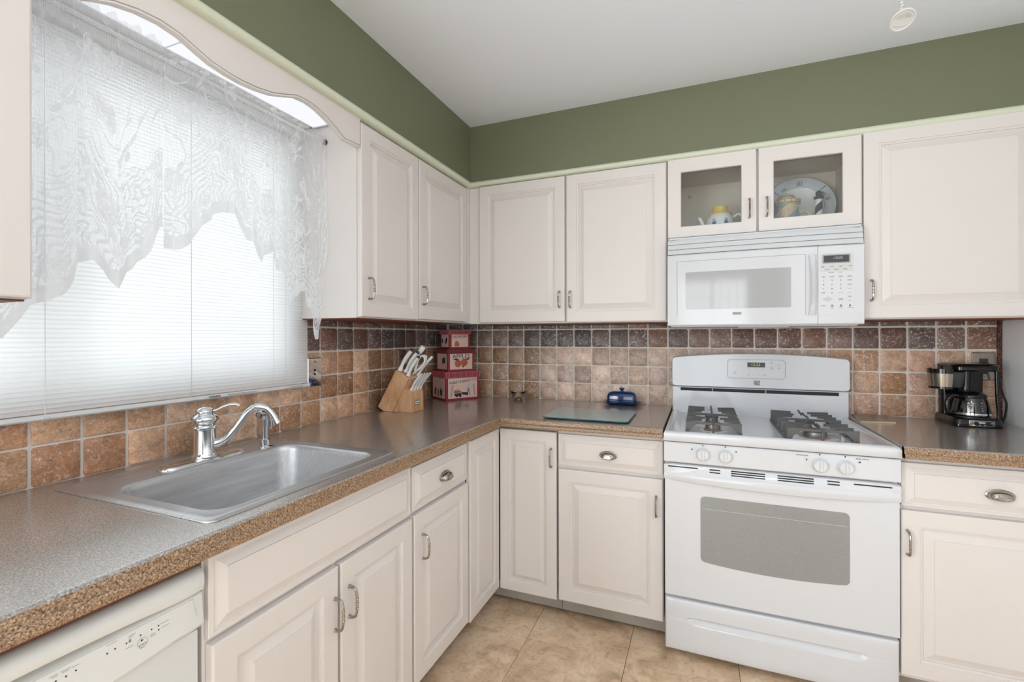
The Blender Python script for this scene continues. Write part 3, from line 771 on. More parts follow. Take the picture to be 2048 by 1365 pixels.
for a, b in (((HX0, HY0), (HX1, HY0)), ((HX1, HY0), (HX1, HY1)), ((HX1, HY1), (HX0, HY1)), ((HX0, HY1), (HX0, HY0))):
    bm.faces.new([bm.verts.new(p) for p in ((a[0], a[1], .8735), (b[0], b[1], .8735), (b[0], b[1], .9145), (a[0], a[1], .9145))])
bm.faces.new([bm.verts.new(p) for p in ((1.3995, -0.001, .8735), (1.3995, Y1, .8735), (1.3995, Y1, .9145), (1.3995, -.001, .9145))])
bmesh.ops.remove_doubles(bm, verts=bm.verts[:], dist=1e-5)
wt = tag(obj('worktop', bm, 'lam', org=(0.35, -1.0, 0.89), smooth=50), 'long L-shaped speckled brown laminate worktop around the sink and corner', 'worktop')
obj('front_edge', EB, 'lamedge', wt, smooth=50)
bm = new()
BR = -0.716
def front2(d, z): return [(2.1808, BR - d, z), (2.756, BR - d, z)]
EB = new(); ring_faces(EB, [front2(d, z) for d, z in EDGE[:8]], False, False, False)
ring_faces(bm, [front2(d, z) for d, z in EDGE[7:]], False, False, False)
quad(bm, 2.1808, 2.756, BR - dl, -0.001, .9145); quad(bm, 2.1808, 2.756, BR + .012, -0.001, .8735)
bm.faces.new([bm.verts.new(p) for p in ((2.1808, -0.001, .8735), (2.1808, BR - dl, .8735), (2.1808, BR - dl, .9145), (2.1808, -.001, .9145))])
bmesh.ops.remove_doubles(bm, verts=bm.verts[:], dist=1e-5)
wt = tag(obj('worktop', bm, 'lam', org=(2.47, -0.35, 0.89), smooth=50), 'short speckled brown laminate worktop under the coffee maker', 'worktop')
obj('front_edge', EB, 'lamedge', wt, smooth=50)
bm = new(); box(bm, 0.605, 0.640, -2.655, -2.040, 0.8485, 0.873); struct(obj('trim_6', bm, 'rawwood', org=(0.62, -2.35, 0.86)))
# ================================================================== dishwasher
dw = thing('dishwasher', 'off-white built-in dishwasher under the worktop at the lower left', 'dishwasher', (0.32, -2.34, 0))
DY0, DY1 = -2.645, -2.043
bm = new()
lp = []
n = 24
for k in range(n + 1):
    s = k / n; y = DY1 + (DY0 - DY1) * s
    g = max(0.0, 1 - ((s - 0.5) / 0.40) ** 2) ** 0.8
    dz = 0.020 * g; dx = 0.016 * g
    e = 0.004 if k in (0, n) else 0
    lp.append([(x - e, y, z) for x, z in [(0.60, 0.846), (0.642 , 0.846), (0.653, 0.8415), (0.6585, 0.832), (0.6595, 0.815 + .4 * dz), (0.6555, 0.8045 + .45 * dz), (0.650 - dx, 0.8015 + .45 * dz),
               (0.6435 - dx, 0.8005), (0.6465 - dx * .3, 0.7995), (0.651, 0.7965), (0.656, 0.752 - dz * .6), (0.657, 0.741 - dz * .7), (0.651, 0.7335 - dz * .7), (0.60, 0.7335 - dz * .7)]])
ring_faces(bm, lp, True, True, True)
pan = obj('control_panel', bm, 'dw', dw, smooth=40)
bm = new(); box(bm, 0.585, 0.6435, DY0 + .004, DY1 - .004, 0.118, 0.7285, 0.003, 2); obj('door', bm, 'dw', dw)
bm = new(); box(bm, 0.05, 0.584, DY0 + .004, DY1 - .004, 0.02, 0.84); obj('tub_housing', bm, 'dkgrey', dw, smooth=0)
bm = new(); box(bm, 0.56, 0.583, DY0 + .004, DY1 - .004, 0.004, 0.112); obj('toe_kick', bm, 'blackm', dw, smooth=0)
# printed panel: outlined field, indicator dots and captions
def PX(z, y):
    s = (DY1 - y) / (DY1 - DY0); g = max(0.0, 1 - ((s - 0.5) / 0.40) ** 2) ** 0.8; dz = 0.020 * g
    z0 = .7965; z1 = .752 - .6 * dz
    return .651 + .005 * (z0 - z) / (z0 - z1)
bm = new()
def dwd(y, z, w, h):
    p_ = [(PX(z + j * h / 2, y + i * w / 2) + .0003, y + i * w / 2, z + j * h / 2) for i, j in ((-1, -1), (1, -1), (1, 1), (-1, 1))]
    ring_faces(bm, [[(x - .001, yy, zz) for x, yy, zz in p_], p_])
for y, z in ((-2.123, .780), (-2.123, .773), (-2.134, .780), (-2.151, .780), (-2.172, .779), (-2.188, .780), (-2.199, .779), (-2.239, .779), (-2.251, .778), (-2.263, .779)): dwd(y, z, 0.0022, 0.0022)
obj('indicator_dot', bm, 'inkd', pan, smooth=0)
bm = new()
for y, z, w in ((-2.113, .781, .014), (-2.112, .774, .013), (-2.133, .7715, .008), (-2.132, .7685, .009), (-2.163, .788, .010), (-2.165, .7855, .008), (-2.192, .791, .014), (-2.168, .7705, .012), (-2.150, .7585, .008), (-2.251, .788, .012), (-2.251, .7855, .009), (-2.239, .786, .009), (-2.265, .788, .010), (-2.264, .7855, .007)): dwd(y, z, w, 0.0011)
obj('caption', bm, 'ltgrey2', pan, smooth=0)
bm = new(); ym = -2.149
lathe(bm, [(.0080, 0), (.0080, .0005), (.0075, .0005), (.0075, 0)], 20, Matrix.Translation((PX(.767, ym) + .0002, ym, .767)) @ Matrix.Rotation(radians(84), 4, 'Y'), False, False)
obj('button_ring', bm, 'ltgrey2', pan)
text('START', 0.0040, (PX(.7635, ym) + .0006, ym, .7635), (0, 1, 0), (-0.15, 0, 1), 'ltgrey2', pan)
bm = new(); prism(bm, [(ym - .0018, .7725), (ym - .0018, .7690), (ym + .0020, .7707)], 'x', PX(.77, ym) - .0005, PX(.77, ym) + .0006); obj('start_arrow', bm, 'inkd', pan, smooth=0)
bm = new(); dwd(-2.167, .7795, .0034, .0032); obj('lock_body', bm, 'ink', pan, smooth=0)
bm = new(); tube(bm, [(PX(.78, -2.167) + .0003, -2.167 + .0013 * cos(radians(a_)), .7808 + .0022 * sin(radians(a_))) for a_ in range(0, 181, 30)], .0004, 4); obj('lock_shackle', bm, 'ink', pan)
bm = new()
tube(bm, [(PX(z, y) + .0002, y, z) for y, z in [(-2.057, .762), (-2.062, .7945), (-2.2, .7950), (-2.4, .7950), (-2.55, .7945)]], .0004, 4)
obj('panel_outline', bm, 'ltgrey2', pan)

# ================================================================== range
RX0, RX1 = 1.4045, 2.179
RC = (RX0 + RX1) / 2
rg = thing('gas_range', 'white freestanding gas range with four burners and an oven window', 'range', (RC, -0.35, 0))
def bowed(bm, x0, x1, yb, yf, z0, z1, bow, nseg=16, rr=0.004, zfun=None):
    """slab whose front bulges towards the room in plan"""
    lp = []
    for k in range(nseg + 1):
        s = k / nseg; x = x0 + (x1 - x0) * s
        q = 1 - (2 * s - 1) ** 2
        f = yf - bow * q
        a, b = (z0, z1) if zfun is None else zfun(s, q)
        lp.append([(x, yb, a), (x, yb, b), (x, f + rr, b), (x, f, b - rr), (x, f, a + rr), (x, f + rr, a)])
    ring_faces(bm, lp, True, True, True)
bm = new(); box(bm, RX0 + .002, RX1 - .002, -0.66, -0.02, 0.035, 0.868, 0.002); obj('body', bm, 'appl', rg)
# cooktop: raised rim around a sunken well
bm = new()
def cl(ins, yf, yb, z): return [(RX0 + ins, yf, z), (RX1 - ins, yf, z), (RX1 - ins, yb, z), (RX0 + ins, yb, z)]
ring_faces(bm, [cl(0, -.690, -.03, .8685), cl(-.001, -.694, -.03, .872), cl(-.001, -.694, -.03, .898), cl(.003, -.690, -.03, .9065), cl(.010, -.682, -.03, .909), cl(.022, -.672, -.08, .908),
                cl(.030, -.664, -.085, .900), cl(.038, -.655, -.09, .8955), cl(.06, -.64, -.095, .894)], True, True, True)
obj('cooktop', bm, 'appl', rg, smooth=50)
# control strip with four knobs
bm = new()
bowed(bm, RX0, RX1, -.62, -.688, .784, .8645, .002, 12, .004)
strip = obj('control_strip', bm, 'appl', rg)
bm = new()
lathe(bm, [(.0255, 0), (.026, .004), (.0235, .008), (.021, .019), (.0195, .021), (.002, .0212)], 28)
bmesh.ops.transform(bm, matrix=Matrix.Rotation(pi / 2, 4, 'X'), verts=bm.verts[:])
box(bm, -.004, .006, -.0265, -.018, -.0195, .0195, .002)
box(bm, -.0028, .0015, -.0272, -.026, .004, .016, .0004)
knob_me = mesh('knob', bm, 'appl2', 35)
for kx in (1.550, 1.630, 1.941, 2.018):
    link('knob', knob_me, strip, (kx, -.6895, .826 if kx < 1.8 else .823))
bm = new()
for kx in (1.550, 1.630, 1.941, 2.018): box(bm, kx - .0014, kx + .0014, -.6912, -.689, .8575, .8632)
for ax, az, k in ((1.510, .842, 0), (1.668, .846, 1), (1.900, .839, 2), (2.061, .845, 3)): box(bm, ax - .0022, ax + .0022, -.6912, -.689, az - .0022, az + .0022)
obj('knob_mark', bm, 'inkd', strip, smooth=0)
bm = new()
for ax, az in ((1.516, .846), (1.663, .842), (1.894, .845), (2.056, .841)):
    for i in (0, 1):
        for j in (0, 1): box(bm, ax + i * .006 - .0012, ax + i * .006 + .0012, -.6908, -.689, az + j * .005 - .0012, az + j * .005 + .0012)
obj('burner_symbol', bm, 'ltgrey', strip, smooth=0)
text('POWER BURNER', 0.0052, (1.886, -.6906, .854), (1, 0, 0), (0, 0, 1), 'ink', strip)
text('SIMMER BURNER', 0.0052, (2.068, -.6906, .856), (1, 0, 0), (0, 0, 1), 'ink', strip)
# oven door, vented handle bar, window
od = None
bm = new(); bowed(bm, RX0 + .003, RX1 - .003, -.62, -.684, .246, .722, .004, 12, .005)
od = obj('oven_door', bm, 'appl', rg)
bm = new()
lp = []
n = 28
for k in range(n + 1):
    s = k / n; x = RX0 + (RX1 - RX0) * s; q = 1 - (2 * s - 1) ** 4
    q2 = max(0, 1 - abs(2 * s - 1) ** 2.2)
    e = 0.0 if 0 < k < n else 0.004
    f = -.690 - .020 * q2
    lp.append([(x, -.63, .778 - e), (x, -.684 , .778 - e), (x, -.689, .775 - e), (x, -.6905 - .004 * q2, .752), (x, f + .003, .7425), (x, f, .738), (x, f - .001, .728 - .004 * q2), (x, f + .004, .716 - .009 * q2), (x, f + .014, .711 - .010 * q2), (x, -.684, .712 - .008 * q2), (x, -.63, .712 - .008 * q2)])
ring_faces(bm, lp, True, True, True)
hb = obj('handle_bar', bm, 'appl', od, smooth=40)
def vent(x0, x1, z):
    bm = new()
    s0 = 2 * ((x0 + x1) / 2 - RX0) / (RX1 - RX0) - 1; q2 = max(0, 1 - abs(s0) ** 2.2)
    y = -.6898 - .004 * q2 * (.775 - z) / .023
    box(bm, x0, x1, y - .0012, y + .01, z - .0021, z + .0021); obj('vent_slot', bm, 'slot', hb, smooth=0)
vent(1.420, 1.532, .768); vent(2.043, 2.153, .766)
for z in (.768, .758): vent(1.574, 1.612, z); vent(1.964, 2.001, z)
for z in (.770, .762, .754): vent(1.650, 1.766, z); vent(1.807, 1.922, z)
bm = new()
def ywin(x): return -.684 - .004 * (1 - (2 * (x - RX0 - .003) / (RX1 - RX0 - .006) - 1) ** 2)
patch(bm, 1.541, 2.032, .404, .660, ywin, .0013, .016, sag=.014)
ow = obj('oven_window', bm, 'oven', od, smooth=20)
bm = new()
tube(bm, [(1.548 + .0478 * k, ywin(1.548 + .0478 * k) - .0013, .612) for k in range(11)], 0.0006, 4); obj('rack_line', bm, 'ltgrey', ow)
# drawer with scooped pull
gx0, gx1, gz0, gz1 = 1.488, 2.088, .1400, .1730
def recess(x, z):
    R_ = (gz1 - gz0) / 2; zc_ = (gz0 + gz1) / 2
    e = min(x - gx0, gx1 - x)
    if e <= 0: return 0.0
    hw = R_ if e >= .05 else R_ * sqrt(max(0.0, 1 - (1 - e / .05) ** 2))
    if abs(z - zc_) > hw: return 0.0
    s = (z - (zc_ - hw)) / (2 * hw + 1e-9)
    return .020 * min(1, s * 1.05) ** 1.2 * min(1.0, e / .05 + .15)
bm = new()
xs_ = [RX0 + .003, RX0 + .005, RX0 + .011] + [gx0 + (gx1 - gx0) * k / 90 for k in range(91)] + [RX1 - .011, RX1 - .005, RX1 - .003]
zs_ = [.030, .032, .038] + [.06, .10, .130] + [.1385 + .0012 * k for k in range(30)] + [.180, .20, .2275, .2335, .2355]
grid = []
for x in xs_:
    col_ = []
    for z in zs_:
        ed = min(min(x - xs_[0], xs_[-1] - x), min(z - .030, .2355 - z)); rnd_ = .008 - sqrt(max(0, .008 ** 2 - (.008 - min(.008, ed)) ** 2))
        col_.append(bm.verts.new((x, ywin(x) + rnd_ + recess(x, z), z)))
    grid.append(col_)
for a_, b_ in zip(grid[:-1], grid[1:]):
    for j in range(len(zs_) - 1): bm.faces.new((a_[j], b_[j], b_[j + 1], a_[j + 1]))
rim_ = [c[0] for c in grid] + grid[-1][1:] + [c[-1] for c in grid[::-1][1:]] + grid[0][::-1][1:-1]
bk_ = [bm.verts.new((v.co.x, -.63, v.co.z)) for v in rim_]
for k in range(len(rim_)):
    bm.faces.new((rim_[k], rim_[(k + 1) % len(rim_)], bk_[(k + 1) % len(rim_)], bk_[k]))
dr = obj('drawer', bm, 'appl', rg, smooth=50)
for x in (1.45, 2.13):
    for y in (-.60, -.10):
        bm = new(); lathe(bm, [(.014, 0), (.014, .012), (.008, .014), (.008, .04)], 12, Matrix.Translation((x, y, 0.0))); obj('levelling_foot', bm, 'blackm', rg)
# backguard
bm = new()
box(bm, RX0 + .002, RX1 - .002, -.098, -.02, .88, 1.030, .002)
bg_ = obj('backguard', bm, 'appl', rg)
bm = new()
top = [(RX0 + .0, 1.036)]
o2 = []
n = 20
for k in range(7): a = radians(180 - 90 * k / 6); o2.append((RX0 + .018 + .018 * cos(a), 1.166 + .018 * sin(a)))
for k in range(1, n): s = k / n; o2.append((RX0 + .018 + (RX1 - RX0 - .036) * s, 1.184 + .020 * (1 - (2 * s - 1) ** 2)))
for k in range(7): a = radians(90 - 90 * k / 6); o2.append((RX1 - .018 + .018 * cos(a), 1.166 + .018 * sin(a)))
o2 += [(RX1, 1.045), (RX1 - .006, 1.035)] + [(RX1 - .02 - (RX1 - RX0 - .04) * k / 10, 1.033 - 0 * k) for k in range(11)] + [(RX0 + .006, 1.035), (RX0, 1.045)]
def fy(z): return -.112 - .004 * (1.18 - z) / .15
ring_faces(bm, [[(x, -.03, z) for x, z in o2], [(x, fy(z) + .006, z) for x, z in o2], [(RC + (x - RC) * .993, fy(z), 1.11 + (z - 1.11) * .955) for x, z in o2]], True, True, True)
cp = obj('control_console', bm, 'appl', bg_, smooth=40)
bm = new(); box(bm, 1.446, 2.138, -.0990, -.094, 1.0095, 1.0255); obj('vent_gap', bm, 'slot', bg_, smooth=0)
for x0, x1 in ((1.596, 1.601), (1.835, 1.840)):
    bm = new(); box(bm, x0, x1, -.1005, -.095, 1.009, 1.026); obj('vent_bracket', bm, 'grey', bg_, smooth=0)
bm = new()
o3 = rrect(1.668, 1.918, 1.083, 1.172, .014, 5)
ring_faces(bm, [[(x, fy(z) + .001, z) for x, z in o3], [(x, fy(z) - .0012, z) for x, z in o3], [(1.793 + (x - 1.793) * .975, fy(z) - .0012, 1.1275 + (z - 1.1275) * .93) for x, z in o3], [(1.793 + (x - 1.793) * .967, fy(z) - .0006, 1.1275 + (z - 1.1275) * .91) for x, z in o3]], True, False, True)
tp = obj('touch_panel', bm, 'appl', cp, smooth=20)
bm = new(); tube(bm, [(x, fy(z) - .0006, z) for x, z in rrect(1.6665, 1.9195, 1.0815, 1.1735, .0155, 5)] + [(1.9195, fy(1.158) - .0006, 1.158)], .0008, 4); obj('panel_groove', bm, 'ltgrey2', cp)
yp = fy(1.15) - .0016
bm = new(); box(bm, 1.756, 1.833, yp - .0006, yp + .001, 1.137, 1.160); obj('clock_display', bm, 'dkgrey', cp, smooth=0)
text('12:23', 0.019, (1.792, yp - .0009, 1.1485), (1, 0, 0), (0, 0, 1), 'ledg', cp, sx=1.0)
bm = new()
for x, z in ((1.765, 1.1275), (1.795, 1.1275), (1.826, 1.1275), (1.760, 1.103), (1.832, 1.103), (1.861, 1.163), (1.861, 1.140), (1.892, 1.141)): box(bm, x - .0012, x + .0012, yp - .0008, yp + .001, z - .0012, z + .0012)
obj('touch_dot', bm, 'inkd', cp, smooth=0)
bm = new()
for x, z, w in ((1.760, 1.098, .014), (1.832, 1.098, .012), (1.862, 1.156, .012), (1.862, 1.134, .015), (1.862, 1.130, .012), (1.892, 1.151, .012), (1.892, 1.134, .012), (1.700, 1.111, .016), (1.700, 1.107, .016), (1.700, 1.103, .014)): box(bm, x - w / 2, x + w / 2, yp - .0006, yp + .001, z - .0005, z + .0005)
for x, sg in ((1.783, -1), (1.809, 1)):
    tube(bm, [(x - .004, yp - .0003, 1.1005 - sg * .001), (x, yp - .0003, 1.1005 + sg * .0015), (x + .004, yp - .0003, 1.1005 - sg * .001)], .0004, 4)
obj('caption', bm, 'ink', cp, smooth=0)
# emblem: small square badge of wavy stripes
bm = new()
yb = fy(1.06) - .0006
for k in range(5):
    z0 = 1.0500 + k * .0046; pts_ = [(1.784 + .0045 * i + .0, z0 + (.0012 * sin(i * 1.1 + k * .6) if 0 < k < 4 else 0)) for i in range(7)]
    ring_faces(bm, [[(x, yb - .0008, z) for x, z in pts_] + [(x, yb - .0008, z + .0030) for x, z in pts_[::-1]]], True, False, True)
obj('emblem', bm, 'ink', cp, smooth=0)
# burners and grates
def burner(x, y, r):
    b = bm = new()
    lathe(bm, [(r * 1.9, 0.8942), (r * 1.85, .8955), (r * 1.1, .8950), (r * 1.05, .8942)], 28, Matrix.Translation((x, y, 0)), False, False)
    bo = obj('burner', bm, 'appl', rg)
    bm = new(); lathe(bm, [(r * 1.16, .8957), (r * 1.08, .8965), (r * .8, .8965)], 24, Matrix.Translation((x, y, 0)), False, False); obj('rust_ring', bm, 'rust', bo)
    bm = new()
    lathe(bm, [(r * .92, .8955), (r * .98, .906), (r * .92, .9165), (r * .5, .9165)], 24, Matrix.Translation((x, y, 0)), True, True)
    obj('burner_head', bm, 'alu', bo)
    bm = new()
    N_ = 36
    lpz = []
    for rr, z in ((.9, .9167), (1.06, .9174), (1.08, .920), (1.0, .9232), (.5, .924)):
        lpz.append([(x + r * rr * (1 + (.02 * (k % 2) if rr > 1 else 0)) * cos(2 * pi * k / N_), y + r * rr * (1 + (.02 * (k % 2) if rr > 1 else 0)) * sin(2 * pi * k / N_), z) for k in range(N_)])
    ring_faces(bm, lpz, True, True, True)
    obj('burner_cap', bm, 'iron', bo)
burner(1.590, -.520, .031); burner(1.590, -.335, .027); burner(1.958, -.530, .042); burner(1.955, -.335, .031)
def blade(bm, p, q, h0, h1, w=.0036, zt=.946):
    """flat cast bar from p to q, deep at p and shallow at q"""
    d = (Vector(q) - Vector(p)); L = d.length; d.normalize(); s = Vector((-d.y, d.x, 0)) * w
    P0, Q0 = Vector((p[0], p[1], 0)), Vector((q[0], q[1], 0))
    lp = []
    for t_, hh in ((0, h0), (.08, h0), (.20, h0 * .5 + h1 * .3), (.38, h1 * 1.2), (1, h1)):
        c_ = P0.lerp(Q0, t_); zz = zt - (0.001 if t_ == 1 else 0)
        lp.append([c_ - s + Vector((0, 0, zz - hh)), c_ + s + Vector((0, 0, zz - hh)), c_ + s + Vector((0, 0, zz - .001)), c_ + Vector((0, 0, zz)), c_ - s + Vector((0, 0, zz - .001))])
    ring_faces(bm, lp, True, True, True)
def grate(x0, x1, y0, y1, cys):
    bm = new()
    box(bm, x0, x0 + .006, y0, y1, .8962, .904, .001); box(bm, x1 - .006, x1, y0, y1, .8962, .904, .001)
    xm = (x0 + x1) / 2; wdt = (x1 - x0)
    ys = [y0 + .006, y0 + (y1 - y0) * .16, y0 + (y1 - y0) * .33, y0 + (y1 - y0) * .53, y0 + (y1 - y0) * .69, y0 + (y1 - y0) * .84, y1 - .004]
    H = .946 - .8965
    for i, y in enumerate(ys):
        full_ = i in (0, 3)
        reach = .30 if i in (1, 4) else .36
        if full_:
            blade(bm, (x0 + .003, y, 0), (xm, y, 0), H, .009); blade(bm, (x1 - .003, y, 0), (xm, y, 0), H, .009)
        else:
            sk = .012 if i in (1, 4) else -.010
            blade(bm, (x0 + .003, y, 0), (x0 + wdt * reach, y + sk, 0), H, .009); blade(bm, (x1 - .003, y, 0), (x1 - wdt * reach, y + sk, 0), H, .009)
    for cy in cys:
        for sgn in (1, -1):
            pth = smooth_path([(xm, cy + sgn * .075, .938), (xm, cy + sgn * .06, .947), (xm, cy + sgn * .03, .949), (xm, cy + sgn * .018, .945)], 3)
            tube(bm, pth, .0042, 6)
    tube(bm, [(xm, y0 + .006, .940), (xm, (y0 + y1) / 2, .940)], .004, 6)
    tube(bm, [(xm, y0 + .006, .941), (xm, y0 - .002, .936), (xm, y0 - .004, .897)], .0046, 6)
    tube(bm, [(xm, y1 - .03, .941), (xm, y1 + .004, .948)], .004, 6)
    return obj('burner_grate', bm, 'iron', rg, smooth=30)
grate(1.484, 1.694, -.652, -.200, (-.520, -.335)); grate(1.842, 2.074, -.655, -.200, (-.530, -.335))

# ================================================================== microwave
mw = thing('microwave', 'white over-the-range microwave with a clock display and keypad', 'microwave', (1.778, -0.2, 1.34))
MX0, MX1 = 1.4015, 2.1565
bm = new(); box(bm, MX0 + .004, MX1 - .004, -.372, -.001, 1.346, 1.7465, .002); hs = obj('housing', bm, 'appl2', mw)
def yb_(x): return -.392 - .016 * (1 - (2 * (x - MX0) / (MX1 - MX0) - 1) ** 2)
def curved(bm, x0, x1, z0, z1, off0, off1, rr=.005, n=14, taper=0.0):
    lp = []
    for k in range(n + 1):
        x = x0 + (x1 - x0) * k / n; f = yb_(x) - off1
        lp.append([(x, -.365, z0), (x, -.365, z1), (x, f + rr + taper, z1), (x, f + taper, z1 - rr), (x, f, z0 + rr), (x, f + rr, z0)])
    ring_faces(bm, lp, True, True, True)
bm = new(); curved(bm, MX0, 1.9935, 1.337, 1.6635, 0, 0); md = obj('door', bm, 'appl', mw)
bm = new(); curved(bm, 1.9950, MX1, 1.337, 1.6635, 0, 0, n=6); mp_ = obj('control_panel', bm, 'appl', mw)
for k in range(3):
    bm = new(); z0 = 1.6655 + k * .0235
    curved(bm, MX0 + .001, MX1 - .002, z0, z0 + .0222, 0, .001 - k * .004, .003, 14, .007); obj('louver', bm, 'appl2', mw)
bm = new(); box(bm, MX0 + .01, MX1 - .01, -.378, -.36, 1.66, 1.735); obj('vent_void', bm, 'slot', mw, smooth=0)
# door window: bevelled field then grey screened glass
bm = new(); patch(bm, 1.443, 1.950, 1.376, 1.631, yb_, .0008); wf = obj('window_field', bm, 'appl', md, smooth=30)
bm = new(); patch(bm, 1.480, 1.897, 1.411, 1.580, yb_, .0014, .004); obj('window_glass', bm, 'mwglass', md, smooth=30)
bm = new()                                           # seams that frame the window field
for a in (((1.443, 1.376), (1.443, 1.631)), ((1.443, 1.631), (1.950, 1.631)), ((1.950, 1.631), (1.950, 1.376))):
    tube(bm, [(a[0][0] + (a[1][0] - a[0][0]) * k / 8, yb_(a[0][0] + (a[1][0] - a[0][0]) * k / 8) - .0012, a[0][1] + (a[1][1] - a[0][1]) * k / 8) for k in range(9)], .0006, 4)
obj('window_seam', bm, 'grey', md)
bm = new(); lp = []
for k in range(15):
    s = k / 14; z = 1.376 + .252 * s; q = sin(pi * min(1, max(0, s))) ** .5
    lp.append([(1.957 + .014 * q * .6, yb_(1.96) + .001, z), (1.960 + .006 * q, yb_(1.96) - .004 - .012 * q, z), (1.972, yb_(1.97) - .006 - .020 * q, z), (1.984, yb_(1.98) - .005 - .014 * q, z), (1.991, yb_(1.99) + .001, z)])
ring_faces(bm, lp, True, True, True); obj('door_handle', bm, 'appl', md, smooth=60)
yk = lambda x: yb_(x) - .0006
bm = new(); patch(bm, 1.999, 2.121, 1.374, 1.631, yb_, .0005); kf = obj('keypad_field', bm, 'appl2', mp_, smooth=30)
bm = new(); patch(bm, 2.0005, 2.1195, 1.553, 1.630, yb_, .0007); obj('keypad_header', bm, 'ltgrey', mp_, smooth=30)
bm = new(); patch(bm, 2.011, 2.1085, 1.5885, 1.6235, yb_, .0022, .003); obj('display_bezel', bm, 'grey', mp_, smooth=20)
bm = new(); patch(bm, 2.0155, 2.103, 1.5925, 1.6195, yb_, .003); obj('clock_display', bm, 'dkgrey', mp_, smooth=20)
text('-12:23', 0.0135, (2.064, yb_(2.064) - .0034, 1.609), (1, 0.03, 0), (0, 0, 1), 'ledw', mp_)
kc = (2.0135, 2.044, 2.0745, 2.106)
for i, row in enumerate(('123', '456', '789', ' 0 ')):
    for j, ch in enumerate(row):
        if ch != ' ': text(ch, 0.0105, (kc[j], yb_(kc[j]) - .0008, 1.517 - i * .0168), (1, .03, 0), (0, 0, 1), 'ink', mp_)
bm = new()
def cap_(x, z, w=.012, h=.0011): 
    y = yb_(x); box(bm, x - w / 2, x + w / 2, y - .0011, y + .001, z - h / 2, z + h / 2)
for j, x in enumerate(kc):
    for z in (1.5765, 1.5735): cap_(x + .004 * (j - 1.5) * .3, z, .014 if j else .012)
    for z in (1.5345, 1.5315): cap_(x, z, .012 + .003 * (j > 0))
for x in (2.026, 2.058, 2.089):
    for z in (1.5645, 1.5615): cap_(x, z, .023 if z < 1.563 else .013)
cap_(2.041, 1.5500, .02); cap_(2.074, 1.5500, .013)
for k, z in enumerate((1.5185, 1.5155, 1.5010, 1.4980, 1.4840, 1.4675, 1.4520, 1.4490, 1.4345)): cap_(2.106, z, .016 if k < 4 else .012)
for z in (1.4690, 1.4660): cap_(2.0135, z, .012)
cap_(2.0745, 1.4675, .015)
for z in (1.4420, 1.4390, 1.4360): cap_(2.0745, z, .015)
for z in (1.4155, 1.4120): cap_(2.0135, z, .02 if z > 1.413 else .013)
for x, w in ((2.044, .012), (2.0745, .014), (2.106, .028)): cap_(x, 1.4045, w)
obj('caption', bm, 'ink', mp_, smooth=0)
for x in (2.044, 2.0745, 2.106):
    bm = new(); lathe(bm, [(.0056, 0), (.0056, .0006), (.001, .0008)], 14, Matrix.Translation((x, yb_(x), 1.4135)) @ Matrix.Rotation(pi / 2, 4, 'X'))
    obj('round_key', bm, 'grey', mp_)
bm = new()
dm = [(2.0135, 1.441), (2.029, 1.4505), (2.0445, 1.441), (2.029, 1.4315), (2.0135, 1.441)]
tube(bm, [(x, yb_(x) - .0007, z) for x, z in dm], .0005, 4); obj('start_key_outline', bm, 'ink', mp_)
text('START', 0.0056, (2.029, yb_(2.029) - .0008, 1.441), (1, .03, 0), (0, 0, 1), 'ink', mp_)
bm = new(); xb = 1.690
box(bm, 1.674, 1.708, yb_(xb) - .0016, yb_(xb) + .001, 1.3845, 1.3945); obj('badge', bm, 'ink', md, smooth=0)
text('KENMORE', 0.0068, (1.691, yb_(xb) - .0018, 1.3895), (1, 0, 0), (0, 0, 1), 'inkw', md)
# underside with grease filter and lamp lens
bm = new(); box(bm, MX0 + .01, MX1 - .01, -.35, -.02, 1.332, 1.3458, .003); un_ = obj('underside', bm, 'appl2', mw)
bm = new(); box(bm, 1.47, 1.60, -.33, -.22, 1.3295, 1.3325, .001); obj('grease_filter', bm, 'grey', un_)
bm = new(); box(bm, 1.70, 1.90, -.34, -.26, 1.3285, 1.3325, .001); obj('lamp_lens', bm, 'ltgrey', un_)
# ================================================================== sink, faucet, sprayer
sk = thing('kitchen_sink', 'single-bowl stainless steel drop-in sink below the window', 'sink', (0.345, -1.706, 0.915))
bm = new()
def SL(x0, x1, y0, y1, r, z): return [(x, y, z) for x, y in rrect(x0, x1, y0, y1, r, 6)]
ring_faces(bm, [SL(.062, .630, -2.016, -1.402, .018, .9150), SL(.0625, .6295, -2.0155, -1.4025, .018, .9175), SL(.066, .626, -2.012, -1.406, .018, .9200), SL(.078, .616, -2.000, -1.417, .02, .9205),
               SL(.082, .612, -1.996, -1.421, .02, .9185), SL(.196, .594, -1.978, -1.437, .055, .9180), SL(.202, .588, -1.972, -1.443, .055, .9170), SL(.206, .584, -1.968, -1.447, .055, .9120), SL(.208, .582, -1.966, -1.449, .055, .900),
               SL(.216, .574, -1.957, -1.457, .055, .775), SL(.222, .568, -1.950, -1.463, .055, .757), SL(.236, .554, -1.935, -1.478, .05, .745), SL(.28, .51, -1.88, -1.53, .05, .741), SL(.37, .42, -1.73, -1.68, .024, .738)], True, False, True)
obj('basin', bm, 'sink', sk, smooth=40, recalc=True)
bm = new(); lathe(bm, [(.052, .7405), (.053, .743), (.044, .7445), (.034, .741), (.012, .740), (.006, .748), (.002, .749)], 24, Matrix.Translation((.395, -1.705, 0))); obj('drain_strainer', bm, 'chrome', sk)

